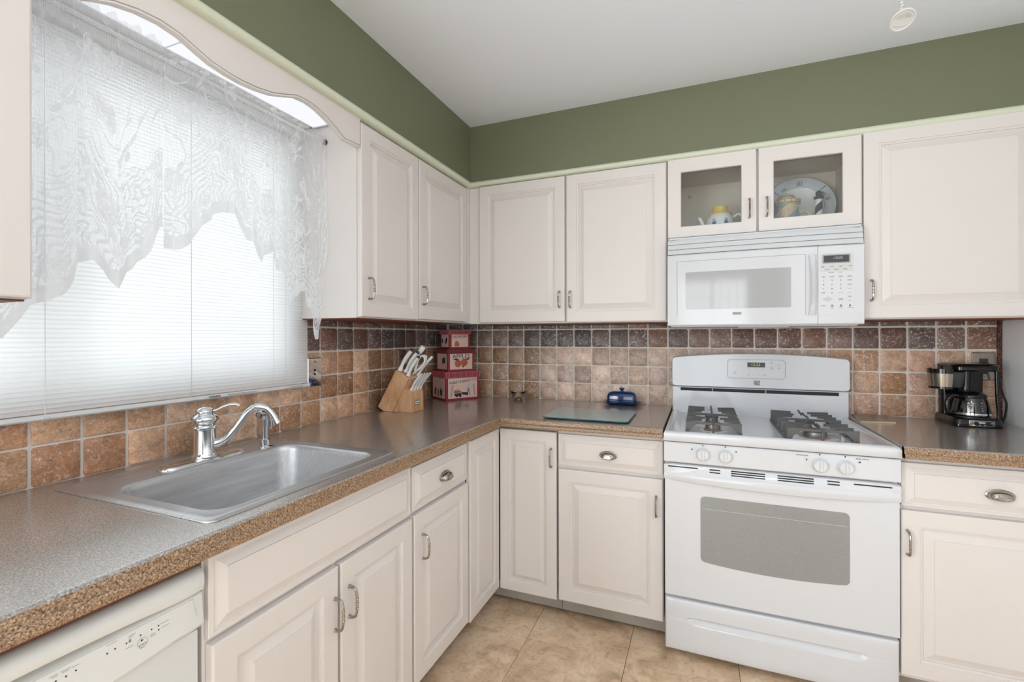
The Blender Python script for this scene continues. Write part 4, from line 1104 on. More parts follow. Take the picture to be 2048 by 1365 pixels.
fc = thing('kitchen_faucet', 'chrome single-lever faucet with a low curved spout on an oval base plate', 'faucet', (.155, -1.70, .918))
bm = new()
def caps(hl, hw, z): 
    o = []
    for c_, a0 in ((hl - hw, 0), (-(hl - hw), 180)):
        for k in range(9):
            a = radians(a0 - 90 + 180 * k / 8); o.append((.155 + hw * sin(a) * (1 if True else 1), -1.70 + (c_ + hw * cos(a)) if a0 == 0 else -1.70 + c_ + hw * cos(a), z))
    return o
def capsule(hl, hw, z):
    o = []
    for k in range(11): a = radians(-90 + 180 * k / 10); o.append((.155 + hw * sin(a), -1.704 + (hl - hw) + hw * cos(a), z))
    for k in range(11): a = radians(90 + 180 * k / 10); o.append((.155 + hw * sin(a), -1.704 - (hl - hw) + hw * cos(a), z))
    return o
ring_faces(bm, [capsule(.126, .033, .9182), capsule(.126, .033, .9225), capsule(.122, .029, .9265), capsule(.113, .021, .9255), capsule(.109, .017, .9275), capsule(.10, .006, .9285)], True, True, True)
obj('base_plate', bm, 'chrome', fc, smooth=50)
bm = new()
lathe(bm, [(.032, .924), (.0345, .930), (.034, .936), (.0305, .940), (.0295, .946), (.0285, 1.010), (.029, 1.0135), (.033, 1.0155), (.0335, 1.019), (.031, 1.0215), (.0270, 1.024), (.0270, 1.030), (.031, 1.034), (.0355, 1.040), (.0365, 1.045), (.034, 1.051), (.028, 1.055), (.0225, 1.058), (.0215, 1.061), (.0235, 1.063), (.0238, 1.067), (.021, 1.072), (.014, 1.077), (.003, 1.079)], 36, Matrix.Translation((.155, -1.70, 0)))
obj('body', bm, 'chrome', fc, smooth=50)
bm = new()
sp = smooth_path([(.160, -1.695, .964), (.181, -1.673, .970), (.196, -1.658, .984), (.209, -1.645, 1.005), (.221, -1.632, 1.031), (.234, -1.619, 1.056), (.251, -1.602, 1.070), (.270, -1.583, 1.064), (.2815, -1.5715, 1.045), (.290, -1.563, 1.020)], 5)
m_ = len(sp)
tube(bm, sp, [.0155 - .0055 * min(1, i / (m_ * .25)) if i < m_ * .3 else (.0100 + .0012 * (i / m_ - .3)) for i in range(m_)], 14)
obj('spout', bm, 'chrome', fc, smooth=60)
bm = new(); tube(bm, [(.2885, -1.5645, 1.0235), (.2915, -1.5615, 1.0150)], .0122, 16); obj('aerator', bm, 'chrome', fc)
bm = new()
lv = smooth_path([(.160, -1.695, 1.066), (.175, -1.682, 1.0675), (.192, -1.667, 1.078), (.206, -1.655, 1.0835), (.217, -1.645, 1.083), (.224, -1.639, 1.0785)], 5)
tube(bm, lv, [.0045 + .0035 * (i / len(lv)) for i in range(len(lv))], 10, flat=.55); obj('lever', bm, 'chrome', fc, smooth=60)
sy = thing('side_sprayer', 'chrome pull-out side sprayer standing right of the faucet', 'sprayer', (.173, -1.508, .918))
bm = new(); lathe(bm, [(.0265, .9182), (.0265, .9205), (.022, .924), (.0165, .926), (.0165, .944), (.013, .946), (.012, .947)], 24, Matrix.Translation((.173, -1.508, 0))); obj('holder', bm, 'chrome', sy)
bm = new()
q_ = smooth_path([(.173, -1.508, .945), (.173, -1.508, .985), (.174, -1.508, 1.012), (.176, -1.514, 1.028), (.181, -1.528, 1.033), (.186, -1.542, 1.031)], 5)
tube(bm, q_, [.0115 + .002 * min(1, i / 8) - .0025 * max(0, (i - 14) / 11) for i in range(len(q_))], 14); obj('spray_head', bm, 'chrome', sy, smooth=60)
bm = new(); lathe(bm, [(.0095, 0), (.0095, .002), (.005, .003)], 14, Matrix.Translation((.186, -1.542, 1.031)) @ Matrix.Rotation(radians(90), 4, 'X')); obj('nozzle', bm, 'grey', sy)
bm = new(); tube(bm, smooth_path([(.180, -1.496, 1.02), (.181, -1.490, 1.0), (.179, -1.491, .975)], 4), .006, 8, flat=.6); obj('trigger', bm, 'chrome', sy, smooth=60)

# ================================================================== blind
BY0, BY1 = -2.62, -1.190
bl = thing('mini_blind', 'white closed mini blind covering the sink window', 'blind', (.03, -1.9, 1.085))
bm = new(); box(bm, .018, .048, BY0, BY1 + .002, 2.088, 2.116, .002); obj('headrail', bm, 'rail', bl)
bm = new()
ring_faces(bm, [[(x, y, z) for x, z in ((.020, 1.085), (.044, 1.085), (.047, 1.089), (.042, 1.0985), (.024, 1.0985), (.020, 1.094))] for y in (BY0, BY1 - .004)]); 
br = obj('bottom_rail', bm, 'rail', bl)
bm = new(); box(bm, .019, .048, BY1 - .004, BY1, 1.084, 1.0995, .001); obj('end_cap', bm, 'rail', br)
bm = new()
L0, L1 = BY0, BY1
sec = []
for k in range(5):
    a = (k / 4 - .5)                                   # across the slat, tilted nearly shut
    w_ = .0158 * a; crown = .0012 * (1 - 4 * a * a)
    tilt = radians(63)
    sec.append((w_ * cos(tilt) + crown * sin(tilt), -w_ * sin(tilt) + crown * cos(tilt)))
sec_l = [[(x, L0, z) for x, z in sec], [(x, L1, z) for x, z in sec]]
ring_faces(bm, sec_l, False, False, False)
slat_me = mesh('slat', bm, 'slat', 60)
for k in range(84):
    z = 1.108 + k * .01163
    o = link('slat', slat_me, bl, (.032, 0, z))
    o.rotation_euler = (0, radians(random.uniform(-2.5, 2.5)), 0)
for y in (-2.018, -1.664, -1.360, -1.305):
    bm = new(); tube(bm, [(.0415, y, 1.098), (.0412, y, 1.6), (.0415, y, 2.09)], .0008, 5); obj('lift_cord', bm, 'string' if y < -2 or y > -1.4 else 'strgrey', bl)
    if y != -1.360:
        bm = new(); box(bm, .0425, .049, y - .008, y + .008, 1.088, 1.0935, .001); obj('cord_clip', bm, 'rail', br)
text('WARNING', 0.0085, (.0465, -1.592, 1.0925), (0, 1, 0), (-.3, 0, 1), 'inkd', br)
bm = new()
for y0_, y1_ in ((-1.545, -1.435), (-1.285, -1.225)):
    for dz in (0, .003): box(bm, .0452, .0466, y0_, y1_, 1.0905 + dz, 1.0913 + dz)
obj('caption', bm, 'grey', br, smooth=0)

# ================================================================== lace valance on its rod
rod = thing('curtain_rod', 'white curtain rod between the cabinets carrying the lace valance', 'curtain rod', (.158, -1.69, 2.06))
bm = new(); tube(bm, [(.158, -2.156, 2.063), (.158, -1.219, 2.063)], .0055, 10); obj('pole', bm, 'rail', rod)
bm = new(); lathe(bm, [(.011, 0), (.011, .004), (.007, .005), (.007, .012)], 12, Matrix.Translation((.158, -1.2185, 2.063)) @ Matrix.Rotation(pi / 2, 4, 'X')); obj('end_bracket', bm, 'dkgrey', rod)
HEM = [(-2.155, 1.285), (-2.144, 1.288), (-2.117, 1.328), (-2.097, 1.359), (-2.07, 1.374), (-2.045, 1.388), (-2.03, 1.405), (-2.02, 1.425), (-2.010, 1.468), (-1.994, 1.476), (-1.974, 1.457), (-1.950, 1.43), (-1.932, 1.417), (-1.926, 1.413), (-1.919, 1.456), (-1.899, 1.484), (-1.875, 1.50), (-1.86, 1.520), (-1.845, 1.567), (-1.832, 1.592), (-1.822, 1.592), (-1.8205, 1.536), (-1.806, 1.531), (-1.79, 1.536), (-1.76, 1.556), (-1.735, 1.592), (-1.712, 1.627), (-1.697, 1.657), (-1.662, 1.673), (-1.636, 1.678), (-1.621, 1.674), (-1.596, 1.634), (-1.56, 1.592), (-1.535, 1.556), (-1.518, 1.541), (-1.507, 1.568), (-1.478, 1.585), (-1.46, 1.530), (-1.412, 1.498), (-1.407, 1.414), (-1.395, 1.412), (-1.384, 1.425), (-1.361, 1.454), (-1.338, 1.462), (-1.322, 1.410), (-1.293, 1.372), (-1.288, 1.281), (-1.276, 1.279), (-1.268, 1.292), (-1.258, 1.356), (-1.246, 1.45), (-1.232, 1.62), (-1.226, 1.75)]
def hem(y):
    for (a, za), (b, zb) in zip(HEM[:-1], HEM[1:]):
        if a <= y <= b: return za + (zb - za) * (y - a) / (b - a)
    return HEM[0][1] if y < HEM[0][0] else HEM[-1][1]
PLEATS = [-2.20, -2.085, -2.01, -1.926, -1.8205, -1.716, -1.637, -1.574, -1.507, -1.452, -1.409, -1.376, -1.350, -1.318, -1.290, -1.262, -1.238, -1.2]
def fold(y):
    for a, b in zip(PLEATS[:-1], PLEATS[1:]):
        if a <= y <= b:
            f_ = (y - a) / (b - a); return (1 - f_) ** 0.8 * min(1, f_ * 9) * min(.030, (b - a) * .42)
    return 0
def lace(y0, y1, ruff, name, label):
    bm = new(); uvl = bm.loops.layers.uv.new('UVMap')
    ys = set(); k = 0
    n = int((y1 - y0) / .0042)
    ys = sorted(set([y0 + (y1 - y0) * k / n for k in range(n + 1)] + [h[0] for h in HEM if y0 < h[0] < y1] + [p_ + e for p_ in PLEATS for e in (-.0004, .0004) if y0 < p_ + e < y1]))
    NT_ = 34; cols = []
    arc = 0.0; prev = None
    for y in ys:
        h = hem(y); col_ = []
        for j in range(NT_ + 1):
            t_ = j / NT_; z = h + (2.052 - h) * t_
            amp = .25 + .75 * (1 - t_) ** .8
            x = .1655 + fold(y) * amp + .0025 * sin(y * 90 + z * 7) * (1 - t_)
            col_.append((x, y, z, t_))
        gth = sin(y * 210) * .5 + sin(y * 133 + 1) * .5
        for z, x in ((2.058, .1675), (2.063, .1685), (2.068, .1665), (2.072, .164), (2.078, .165 + .003 * gth), (2.074 + ruff * (.5 + .06 * gth), .163 + .006 * gth), (2.074 + ruff * (1 + .18 * gth), .160 + .010 * gth)):
            col_.append((x, y, z, 1.0))
        if prev is not None: arc += sqrt((col_[0][0] - prev[0]) ** 2 + (y - prev[1]) ** 2)
        prev = col_[0]
        cols.append([(bm.verts.new(c[:3]), (arc * 1.25, (c[2] - h) / .78)) for c in col_])
    for a, b in zip(cols[:-1], cols[1:]):
        for j in range(len(a) - 1):
            f = bm.faces.new((a[j][0], b[j][0], b[j + 1][0], a[j + 1][0]))
            for lp_, u in zip(f.loops, (a[j][1], b[j][1], b[j + 1][1], a[j + 1][1])): lp_[uvl].uv = u
    return tag(obj(name, bm, 'lace', org=(.166, (y0 + y1) / 2, 2.05), smooth=80, recalc=False), label, 'curtain')
lace(-2.154, -1.8215, .034, 'lace_curtain', 'white floral lace curtain panel with the tall upright ruffle, nearer the left cabinet')
lace(-1.8200, -1.2275, .014, 'lace_curtain', 'white floral lace curtain panel with narrow pleats hanging by the two-door cabinet')

# ================================================================== wall plates
def plate(T, uc, zc, w, h, name, label, m='nickel', kind='gfi'):
    t = thing(name, label, 'outlet', T(uc, 0, zc))
    bm = new(); rect_loops(bm, T, uc - w / 2, uc + w / 2, zc - h / 2, zc + h / 2, .0003, [(0, 0), (0, .003), (.003, .0055), (.0035, .0055)]); obj('cover_plate', bm, m, t, smooth=20)
    for dz in (-h * .36, h * .36):
        bm = new(); M0 = Matrix.Translation(T(uc, .0055, zc + dz)) @ (Matrix.Rotation(pi / 2, 4, 'X') if T is TB else Matrix.Rotation(pi / 2, 4, 'Y'))
        lathe(bm, [(.0042, 0), (.0042, .001), (.001, .0016)], 12, M0); obj('screw', bm, 'steel', t)
    bm = new()
    if kind == 'toggle':
        lbox(bm, T, uc - .005, uc + .005, .0056, .0062, zc - .013, zc + .013); obj('toggle_slot', bm, 'slot', t, smooth=0)
        bm = new(); a = T(uc, .006, zc); b = T(uc, .019, zc - .006); tube(bm, [a, b], .0045, 8); obj('toggle', bm, 'knifew', t)
    else:
        for dz in (-.02, .02):
            if dz > 0: bm = new()
            lbox(bm, T, uc - .015, uc + .015, .0056, .007, zc + dz - .014, zc + dz + .014, .0005); obj('receptacle', bm, 'dkgrey', t)
    return t
plate(TL, 1.123, 1.139, .076, .122, 'light_switch', 'polished metal switch plate on the tiles at the right end of the blind', 'chrome', 'toggle')
plate(TL, 0.495, 1.158, .076, .116, 'wall_outlet', 'metal outlet plate half hidden behind the knife handles', 'nickel')
po = plate(TB, 2.694, 1.155, .080, .122, 'wall_outlet', 'metal outlet plate behind the coffee maker by the right wall', 'nickel')

# ================================================================== knife block and knives
kb = thing('knife_block', 'light wooden slant knife block with a stepped front, standing near the corner', 'knife block', (.12, -.674, .9145))
bm = new(); prism(bm, [(.024, .935), (.060, .9148), (.115, .9148), (.206, 1.082), (.134, 1.125)], 'y', -.731, -.617)
bmesh.ops.bevel(bm, geom=bm.edges[:], offset=.0015, segments=1, affect='EDGES'); obj('slant_block', bm, 'wood', kb)
bm = new(); prism(bm, [(.1165, .9148), (.224, .9148), (.222, 1.019), (.1795, 1.031)], 'y', -.728, -.620)
bmesh.ops.bevel(bm, geom=bm.edges[:], offset=.0012, segments=1, affect='EDGES'); obj('front_block', bm, 'wood', kb)
bm = new(); box(bm, .2238, .2252, -.699, -.658, .9505, .972, .0006); np_ = obj('name_plate', bm, 'dkgrey', kb)
bm = new(); box(bm, .2250, .2257, -.6965, -.6605, .9525, .970, .0005); obj('plate_face', bm, 'china', np_)
text('Cuisinart', 0.0072, (.2259, -.6785, .961), (0, 1, 0), (0, 0, 1), 'inkd', np_)
for x, y in ((.07, -.72), (.07, -.63), (.21, -.72), (.21, -.63)):
    bm = new(); lathe(bm, [(.006, .9146), (.006, .9156)], 8, Matrix.Translation((x, y, 0))); obj('rubber_foot', bm, 'blackm', kb)
AX = Vector((.4815, 0, .8765))
def knife(p, d, L, r, label, name='kitchen_knife', cat='knife', group='white-handled knives in the block', flat=.75, cap='dkgrey'):
    p = Vector(p); d = Vector(d).normalized()
    t = thing(name, label, cat, p, group)
    bm = new(); n = 14
    prof = [1.25, 1.2, .95, .85, .88, .95, 1.02, 1.06, 1.08, 1.08, 1.06, 1.03, 1.0, .96, .92]
    side = Vector((0, 1, 0)).cross(d)
    pts_ = [p + d * (L * k / n) + side * (-.006 * sin(pi * k / n)) for k in range(n + 1)]
    tube(bm, pts_, [r * f_ for f_ in prof], 12, flat=flat); obj('handle', bm, 'knifew', t, smooth=60)
    bm = new(); e = pts_[-1]; dd = (pts_[-1] - pts_[-2]).normalized()
    tube(bm, [e - dd * .001, e + dd * .004, e + dd * .007], [r * 1.0, r * 1.0, r * .6], 12, flat=flat); obj('end_cap', bm, cap, t, smooth=60)
    bm = new(); tube(bm, [p - d * .0095, p + d * .004], [r * .9, r * .9], 4, flat=.25); obj('blade', bm, 'steel', t)
    return t
knife((.146, -.713, 1.122), (.57, 0, .82), .122, .0125, 'thick white knife handle in the slot nearest the wall, by the outlet')
knife((.166, -.690, 1.112), (.55, .05, .84), .117, .0120, 'white knife handle in the middle slot with a broad dark end cap')
knife((.190, -.706, 1.095), (.53, .03, .85), .108, .0105, 'slimmer white knife handle at the front edge of the slant block')
knife((.196, -.630, 1.090), (.62, .12, .78), .130, .0098, 'white knife handle leaning out farthest towards the stacked boxes')
# sharpening steel: round grip with a wide butt
st = thing('sharpening_steel', 'round white sharpening-steel grip rising behind the knives', 'sharpening steel', (.158, -.662, 1.114))
bm = new(); a = Vector((.158, -.662, 1.114)); d = Vector((.57, .02, .80)).normalized()
tube(bm, [a + d * s for s in (0, .02, .06, .118, .122, .150, .156)], [.009, .0085, .0085, .0092, .0135, .0150, .0115], 14); obj('handle', bm, 'knifew', st, smooth=50)
bm = new(); tube(bm, [a - d * .0095, a + d * .002], .004, 8); obj('rod', bm, 'steel', st)
# scissors: two looped grips
sc = thing('kitchen_scissors', 'white-handled kitchen scissors with a big open loop in the block', 'scissors', (.186, -.655, 1.097))
for off, nm in ((0, 'near'), (1, 'far')):
    bm = new()
    b0 = Vector((.186, -.660 + off * .020, 1.099)); dx = Vector((.55, .0, .83)).normalized(); sd = Vector((.80, 0.25, -.53)).normalized() * (1 if off == 0 else -1) 
    loop = [b0, b0 + dx * .02 + sd * .004, b0 + dx * .05 + sd * .018, b0 + dx * .085 + sd * .022, b0 + dx * .108 + sd * .010, b0 + dx * .110 - sd * .006, b0 + dx * .085 - sd * .012, b0 + dx * .05 - sd * .006, b0 + dx * .022 - sd * .001]
    tube(bm, smooth_path(loop, 4), .0052, 8); obj('finger_loop', bm, 'knifew', sc, smooth=60)
bm = new(); b0 = Vector((.186, -.655, 1.097)); tube(bm, [b0 - dx * .008, b0 + dx * .012], [.006, .008], 6, flat=.4); obj('blade', bm, 'steel', sc)
for k in range(4):
    knife((.2060, -.703 + .0262 * k, 1.0245), (.60, .03, .80), .098, .0088,
          ['white steak knife nearest the window in the front row of the block', 'second steak knife from the window in the front row of the block', 'third steak knife from the window in the front row of the block', 'steak knife nearest the back wall in the front row of the block'][k], 'steak_knife', 'knife', 'steak knives in the front row', .7, 'chrome')

# ================================================================== stacked paper boxes
def gift_box(center, ang, w, d, z0, h, lid_h, label, cols, lidm):
    t = thing('keepsake_box', label, 'box', (center[0], center[1], z0), 'nested keepsake boxes')
    Mx = Matrix.Translation((center[0], center[1], 0)) @ Matrix.Rotation(ang, 4, 'Z')
    bm = new(); box(bm, -w / 2, w / 2, -d / 2, d / 2, z0, z0 + h - lid_h * .3, .0015, 1, Mx); obj('body', bm, cols, t)
    lw = .0055
    bm = new(); box(bm, -w / 2 - lw, w / 2 + lw, -d / 2 - lw, d / 2 + lw, z0 + h - lid_h, z0 + h, .0015, 1, Mx); ld = obj('lid', bm, lidm, t)
    bm = new(); nst = int(w / .0095)
    for k in range(nst):
        x = -w / 2 + (k + .7) * w / (nst + .4)
        box(bm, x - .0022, x + .0022, -d / 2 - lw - .0008, -d / 2 - lw + .001, z0 + h - lid_h + .004, z0 + h - .004, 0, 1, Mx)
    obj('ridge', bm, 'redridge', ld, smooth=0)
    bm = new(); lb = z0 + .012; lt = z0 + h - lid_h - .001
    box(bm, -w / 2 + .014, w / 2 - .014, -d / 2 - .0012, -d / 2 + .001, lb, lt, 0, 1, Mx); fl = obj('front_label', bm, 'paper', t, smooth=0)
    bm = new(); box(bm, -w / 2 - .0012, -w / 2 + .001, -d / 2 + .014, d / 2 - .014, lb, lt, 0, 1, Mx); obj('side_label', bm, 'paper', t, smooth=0)
    X = Vector((cos(ang), sin(ang), 0)); Nn = Vector((sin(ang), -cos(ang), 0))
    def F(x, z): return Vector((center[0], center[1], 0)) + X * x + Nn * (d / 2 + .0016) + Vector((0, 0, z))
    def shape(pts_, m, name):
        bm = new(); ring_faces(bm, [[F(x, z) - Nn * .001 for x, z in pts_], [F(x, z) for x, z in pts_]]); return obj(name, bm, m, fl, smooth=0)
    def many(polys, m, name):
        bm = new()
        for pts_ in polys: ring_faces(bm, [[F(x, z) - Nn * .001 for x, z in pts_], [F(x, z) for x, z in pts_]])
        return obj(name, bm, m, fl, smooth=0)
    # side picture: a few dark shapes
    def G(y, z): return Vector((center[0], center[1], 0)) - X * (w / 2 + .0016) + Nn * y + Vector((0, 0, z))
    bm = new(); rr = random.Random(int(w * 1000))
    for k in range(4):
        y = rr.uniform(-d * .25, d * .25); zc = lb + (lt - lb) * rr.uniform(.25, .6); a_ = rr.uniform(.006, .012); b_ = (lt - lb) * .2
        pp = [(y - a_, zc - b_), (y + a_ * .6, zc - b_ * .8), (y + a_, zc + b_ * .6), (y, zc + b_), (y - a_ * .8, zc + b_ * .4)]
        ring_faces(bm, [[G(u, v) + X * .001 for u, v in pp], [G(u, v) for u, v in pp]])
    obj('side_picture', bm, 'navy', t, smooth=0)
    return t, fl, F, X, shape, many, (lb, lt)
AN = radians(57.25)
def ell(cx, cz, rx, rz, n=14, a0=0): return [(cx + rx * cos(2 * pi * k / n + a0), cz + rz * sin(2 * pi * k / n + a0)) for k in range(n)]
t, fl, F, X, shape, many, (lb, lt) = gift_box((.152, -.160), AN, .222, .186, .9148, .168, .037, 'largest red keepsake box, bottom of the stack, lettered WHEAT and BARLEY', 'red', 'redlid')
Yt = Vector((0, 0, 1)) + X * -.0
text('WHEAT & BARLEY CO', .0215, F(0, lt - .020), X + Vector((0, 0, .10)), Vector((0, 0, 1)) - X * .10, 'navy', fl, sx=.86)
def wheat(x0, s):
    out = []
    for k in range(9):
        z = lb + .014 + k * .0075; x = x0 + s * k * .0012
        out.append(ell(x - .003, z, .0032, .0018, 6, .6)); out.append(ell(x + .003, z + .003, .0032, .0018, 6, -.6))
    return out
many(wheat(-.078, 1) + wheat(.082, -1), 'navy', 'wheat_print')
many([[(-.055, lb + .012), (-.012, lb + .012), (-.010, lb + .030), (-.057, lb + .028)], [(-.010, lb + .02), (.030, lb + .014), (.036, lb + .030), (-.006, lb + .034)], ell(-.04, lb + .013, .008, .008), ell(-.018, lb + .013, .009, .009), [(.028, lb + .012), (.034, lb + .012), (.040, lb + .055), (.034, lb + .055)], [(.046, lb + .012), (.050, lb + .012), (.042, lb + .055), (.040, lb + .055)]], 'navy', 'cart_print')
many([[(-.060, lb + .030), (-.008, lb + .032), (-.014, lb + .042), (-.058, lb + .046)], [(-.056, lb + .047), (-.02, lb + .045), (-.028, lb + .052)]], 'wheat', 'harvest_print')
many([ell(.038, lb + .064, .012, .012), [(.010, lb + .062), (.024, lb + .061), (.024, lb + .066), (.012, lb + .067)]], 'bord', 'windmill_print')
t, fl, F, X, shape, many, (lb, lt) = gift_box((.150, -.157), AN, .178, .150, 1.0832, .132, .026, 'middle red keepsake box with two apples on its label', 'red', 'redridge')
text('APPLES', .036, F(0, lt - .017), X, (0, 0, 1), 'navy', fl, sx=1.05)
shape(ell(-.022, lb + .034, .022, .022, 20), 'apple', 'apple_print'); shape(ell(.020, lb + .040, .023, .023, 20), 'apple', 'apple_print')
many([[(-.058, lb + .062), (-.035, lb + .052), (-.012, lb + .056), (-.030, lb + .064)], [(.030, lb + .060), (.060, lb + .070), (.046, lb + .052)], [(.004, lb + .018), (.022, lb + .022), (.012, lb + .008)]], 'navy', 'leaf_print')
t, fl, F, X, shape, many, (lb, lt) = gift_box((.150, -.157), AN, .139, .118, 1.2157, .112, .024, 'smallest red keepsake box, top of the stack, lettered LAUNDRY', 'red', 'redlid')
text('LAUNDRY', .022, F(0, lt - .013), X + Vector((0, 0, .02)), (0, 0, 1), 'navy', fl, sx=1.05)
many([[(-.036, lb + .004), (-.006, lb + .004), (-.003, lb + .022), (-.038, lb + .022)], ell(-.022, lb + .028, .012, .008)], 'wheat', 'basket_print')
many([[(.004 + k * .006, lb + .024 - k % 2 * .002), (.008 + k * .006, lb + .024), (.008 + k * .006, lb + .0255), (.004 + k * .006, lb + .0255)] for k in range(6)] + [[(.008, lb + .010), (.04, lb + .010), (.04, lb + .0115), (.008, lb + .0115)]], 'pink', 'caption')

# ================================================================== bowl with candies
bm = new(); lathe(bm, [(.002, .9160), (.026, .9155), (.029, .9165), (.036, .935), (.0435, .966), (.0445, .9665), (.0435, .9645), (.0345, .935), (.0275, .9195), (.002, .9190)], 32, Matrix.Translation((.548, -.118, 0)), True, True)
tag(obj('glass_bowl', bm, 'bowl', org=(.548, -.118, .9145), smooth=60), 'small clear glass bowl holding candies by the back tiles', 'bowl')
cc = [('red', (196, 40, 24)), ('orange', (230, 110, 20)), ('yellow', (240, 196, 30)), ('green', (20, 120, 50)), ('purple', (70, 30, 84)), ('brown', (70, 34, 22))]
bm = new(); bmesh.ops.create_uvsphere(bm, u_segments=12, v_segments=8, radius=.0068, matrix=Matrix.Diagonal((1, 1, .72, 1)))
c0 = mesh('candy', bm, 'amber', 60); c0.materials.clear()
cand = {}
for nm, c in cc: 
    M_['candy_' + nm] = mat('candy_' + nm, rgb(*c), .15); cand[nm] = c0.copy(); cand[nm].materials.append(M_['candy_' + nm])
for nm, x, y, z, lab in (('red', -.017, -.012, .9245, 'red candy at the left side of the glass bowl'), ('brown', -.006, -.018, .9245, 'dark brown candy at the front of the glass bowl'), ('yellow', .008, -.016, .9245, 'yellow candy at the front of the glass bowl'), ('green', .019, -.006, .9245, 'green candy at the right side of the glass bowl'),
                         ('purple', -.003, .002, .9290, 'purple candy in the middle of the glass bowl'), ('orange', -.018, .004, .9260, 'orange candy at the back left of the glass bowl'), ('green', .012, .010, .9260, 'green candy at the back of the glass bowl'), ('red', .004, -.007, .9335, 'red candy on top of the pile in the glass bowl')):
    tag(link('candy', cand[nm], None, (.548 + x, -.118 + y, z)), lab, 'candy', 'candies in the glass bowl')

# ================================================================== butter dish
bd = thing('butter_dish', 'cobalt blue butter dish with a knobbed lid by the back tiles', 'butter dish', (1.141, -.070, .9145))
def stad(hx, hy, z, r): return [(1.141 + x, -.070 + y, z) for x, y in rrect(-hx, hx, -hy, hy, r, 6)]
bm = new(); ring_faces(bm, [stad(.062, .026, .9147, .02), stad(.066, .030, .9160, .022), stad(.090, .046, .9235, .034), stad(.105, .056, .9300, .042), stad(.106, .057, .9316, .043), stad(.103, .054, .9320, .041), stad(.088, .044, .9260, .032), stad(.070, .034, .9215, .026)], True, True, True)
obj('plate', bm, 'blue', bd, smooth=60)
bm = new(); ring_faces(bm, [stad(.078, .034, .9235, .018), stad(.079, .035, .930, .018), stad(.077, .034, .962, .018), stad(.074, .031, .974, .018), stad(.066, .024, .983, .018), stad(.045, .010, .988, .008)], True, True, True)
ld = obj('lid', bm, 'blue', bd, smooth=60)
bm = new(); lathe(bm, [(.010, .985), (.0085, .990), (.008, .996), (.013, .9995), (.0145, 1.003), (.012, 1.0075), (.003, 1.009)], 20, Matrix.Translation((1.141, -.070, 0))); obj('knob', bm, 'blue', ld, smooth=60)

# ================================================================== cutting board, trivet
cb = thing('glass_cutting_board', 'rectangular frosted glass cutting board lying on the corner worktop', 'cutting board', (1.06, -.49, .9145))
bm = new(); o1 = rrect(.868, 1.254, -.640, -.338, .022, 5); ring_faces(bm, [[(x, y, .9190) for x, y in o1], [(x, y, .9236) for x, y in o1]]); be = obj('glass_slab', bm, 'boardedge', cb)
bm = new(); o2 = rrect(.8695, 1.2525, -.6385, -.3395, .021, 5); ring_faces(bm, [[(x, y, .92355) for x, y in o2], [(x, y, .9241) for x, y in o2]]); obj('frosted_face', bm, 'boardglass', cb)
for x, y in ((.89, -.62), (1.23, -.62), (.89, -.36), (1.23, -.36)):
    bm = new(); lathe(bm, [(.006, .9147), (.006, .9192)], 10, Matrix.Translation((x, y, 0))); obj('rubber_foot', bm, 'blackm', cb)
tv = thing('tile_trivet', 'dark patterned square trivet tile beside the range', 'trivet', (2.255, -.12, .9145))
q4 = [(2.186, -.236), (2.316, -.215), (2.326, -.020), (2.206, -.030)]
bm = new(); ring_faces(bm, [[(x, y, .9148) for x, y in q4], [(x, y, .9215) for x, y in q4]]); obj('slab', bm, 'sand', tv, smooth=0)
cx_ = sum(p[0] for p in q4) / 4; cy_ = sum(p[1] for p in q4) / 4
bm = new(); q5 = [(cx_ + (x - cx_) * .96, cy_ + (y - cy_) * .97) for x, y in q4]; ring_faces(bm, [[(x, y, .9214) for x, y in q5], [(x, y, .9221) for x, y in q5]]); obj('patterned_face', bm, 'trivet', tv, smooth=0)

# ================================================================== coffee maker and its carafe
cm = thing('coffee_maker', 'black drip coffee maker with its chrome-banded basket swung open', 'coffee maker', (2.595, -.11, .9145))
bm = new()
def cmb(x0, x1, y0, y1, r, z): return [(x, y, z) for x, y in rrect(x0, x1, y0, y1, r, 5)]
ring_faces(bm, [cmb(2.516, 2.672, -.208, -.018, .022, .9150), cmb(2.514, 2.674, -.210, -.016, .022, .918), cmb(2.516, 2.670, -.206, -.018, .022, .944), cmb(2.520, 2.666, -.200, -.020, .022, .9505)], True, True, True); obj('base', bm, 'black', cm, smooth=50)
bm = new(); ring_faces(bm, [cmb(2.530, 2.668, -.062, -.016, .014, .950), cmb(2.526, 2.672, -.066, -.014, .014, 1.165)], True, True, True); obj('water_tank', bm, 'black', cm, smooth=50)
bm = new(); ring_faces(bm, [cmb(2.534, 2.676, -.160, -.014, .030, 1.140), cmb(2.530, 2.680, -.170, -.012, .03, 1.146), cmb(2.530, 2.680, -.170, -.012, .03, 1.158)], True, True, True); obj('head', bm, 'black', cm, smooth=50)
bm = new(); ring_faces(bm, [cmb(2.526, 2.683, -.172, -.012, .032, 1.159), cmb(2.525, 2.684, -.174, -.012, .032, 1.164), cmb(2.532, 2.676, -.164, -.016, .03, 1.171), cmb(2.545, 2.66, -.14, -.03, .03, 1.172)], True, True, True); obj('lid', bm, 'black', cm, smooth=50)
bm = new(); lathe(bm, [(.022, 1.05), (.024, 1.140)], 16, Matrix.Translation((2.598, -.088, 0))); obj('spray_column', bm, 'black', cm)
bm = new(); tube(bm, smooth_path([(2.668, -.155, 1.150), (2.668, -.157, 1.09), (2.666, -.165, 1.03), (2.661, -.185, .98), (2.658, -.192, .947)], 4), [.007] * 17, 8, flat=.8); obj('support_arm', bm, 'black', cm, smooth=60)
bm = new(); lathe(bm, [(.060, .9500), (.060, .9535), (.055, .9545)], 28, Matrix.Translation((2.596, -.133, 0))); obj('warming_plate', bm, 'dkgrey', cm)
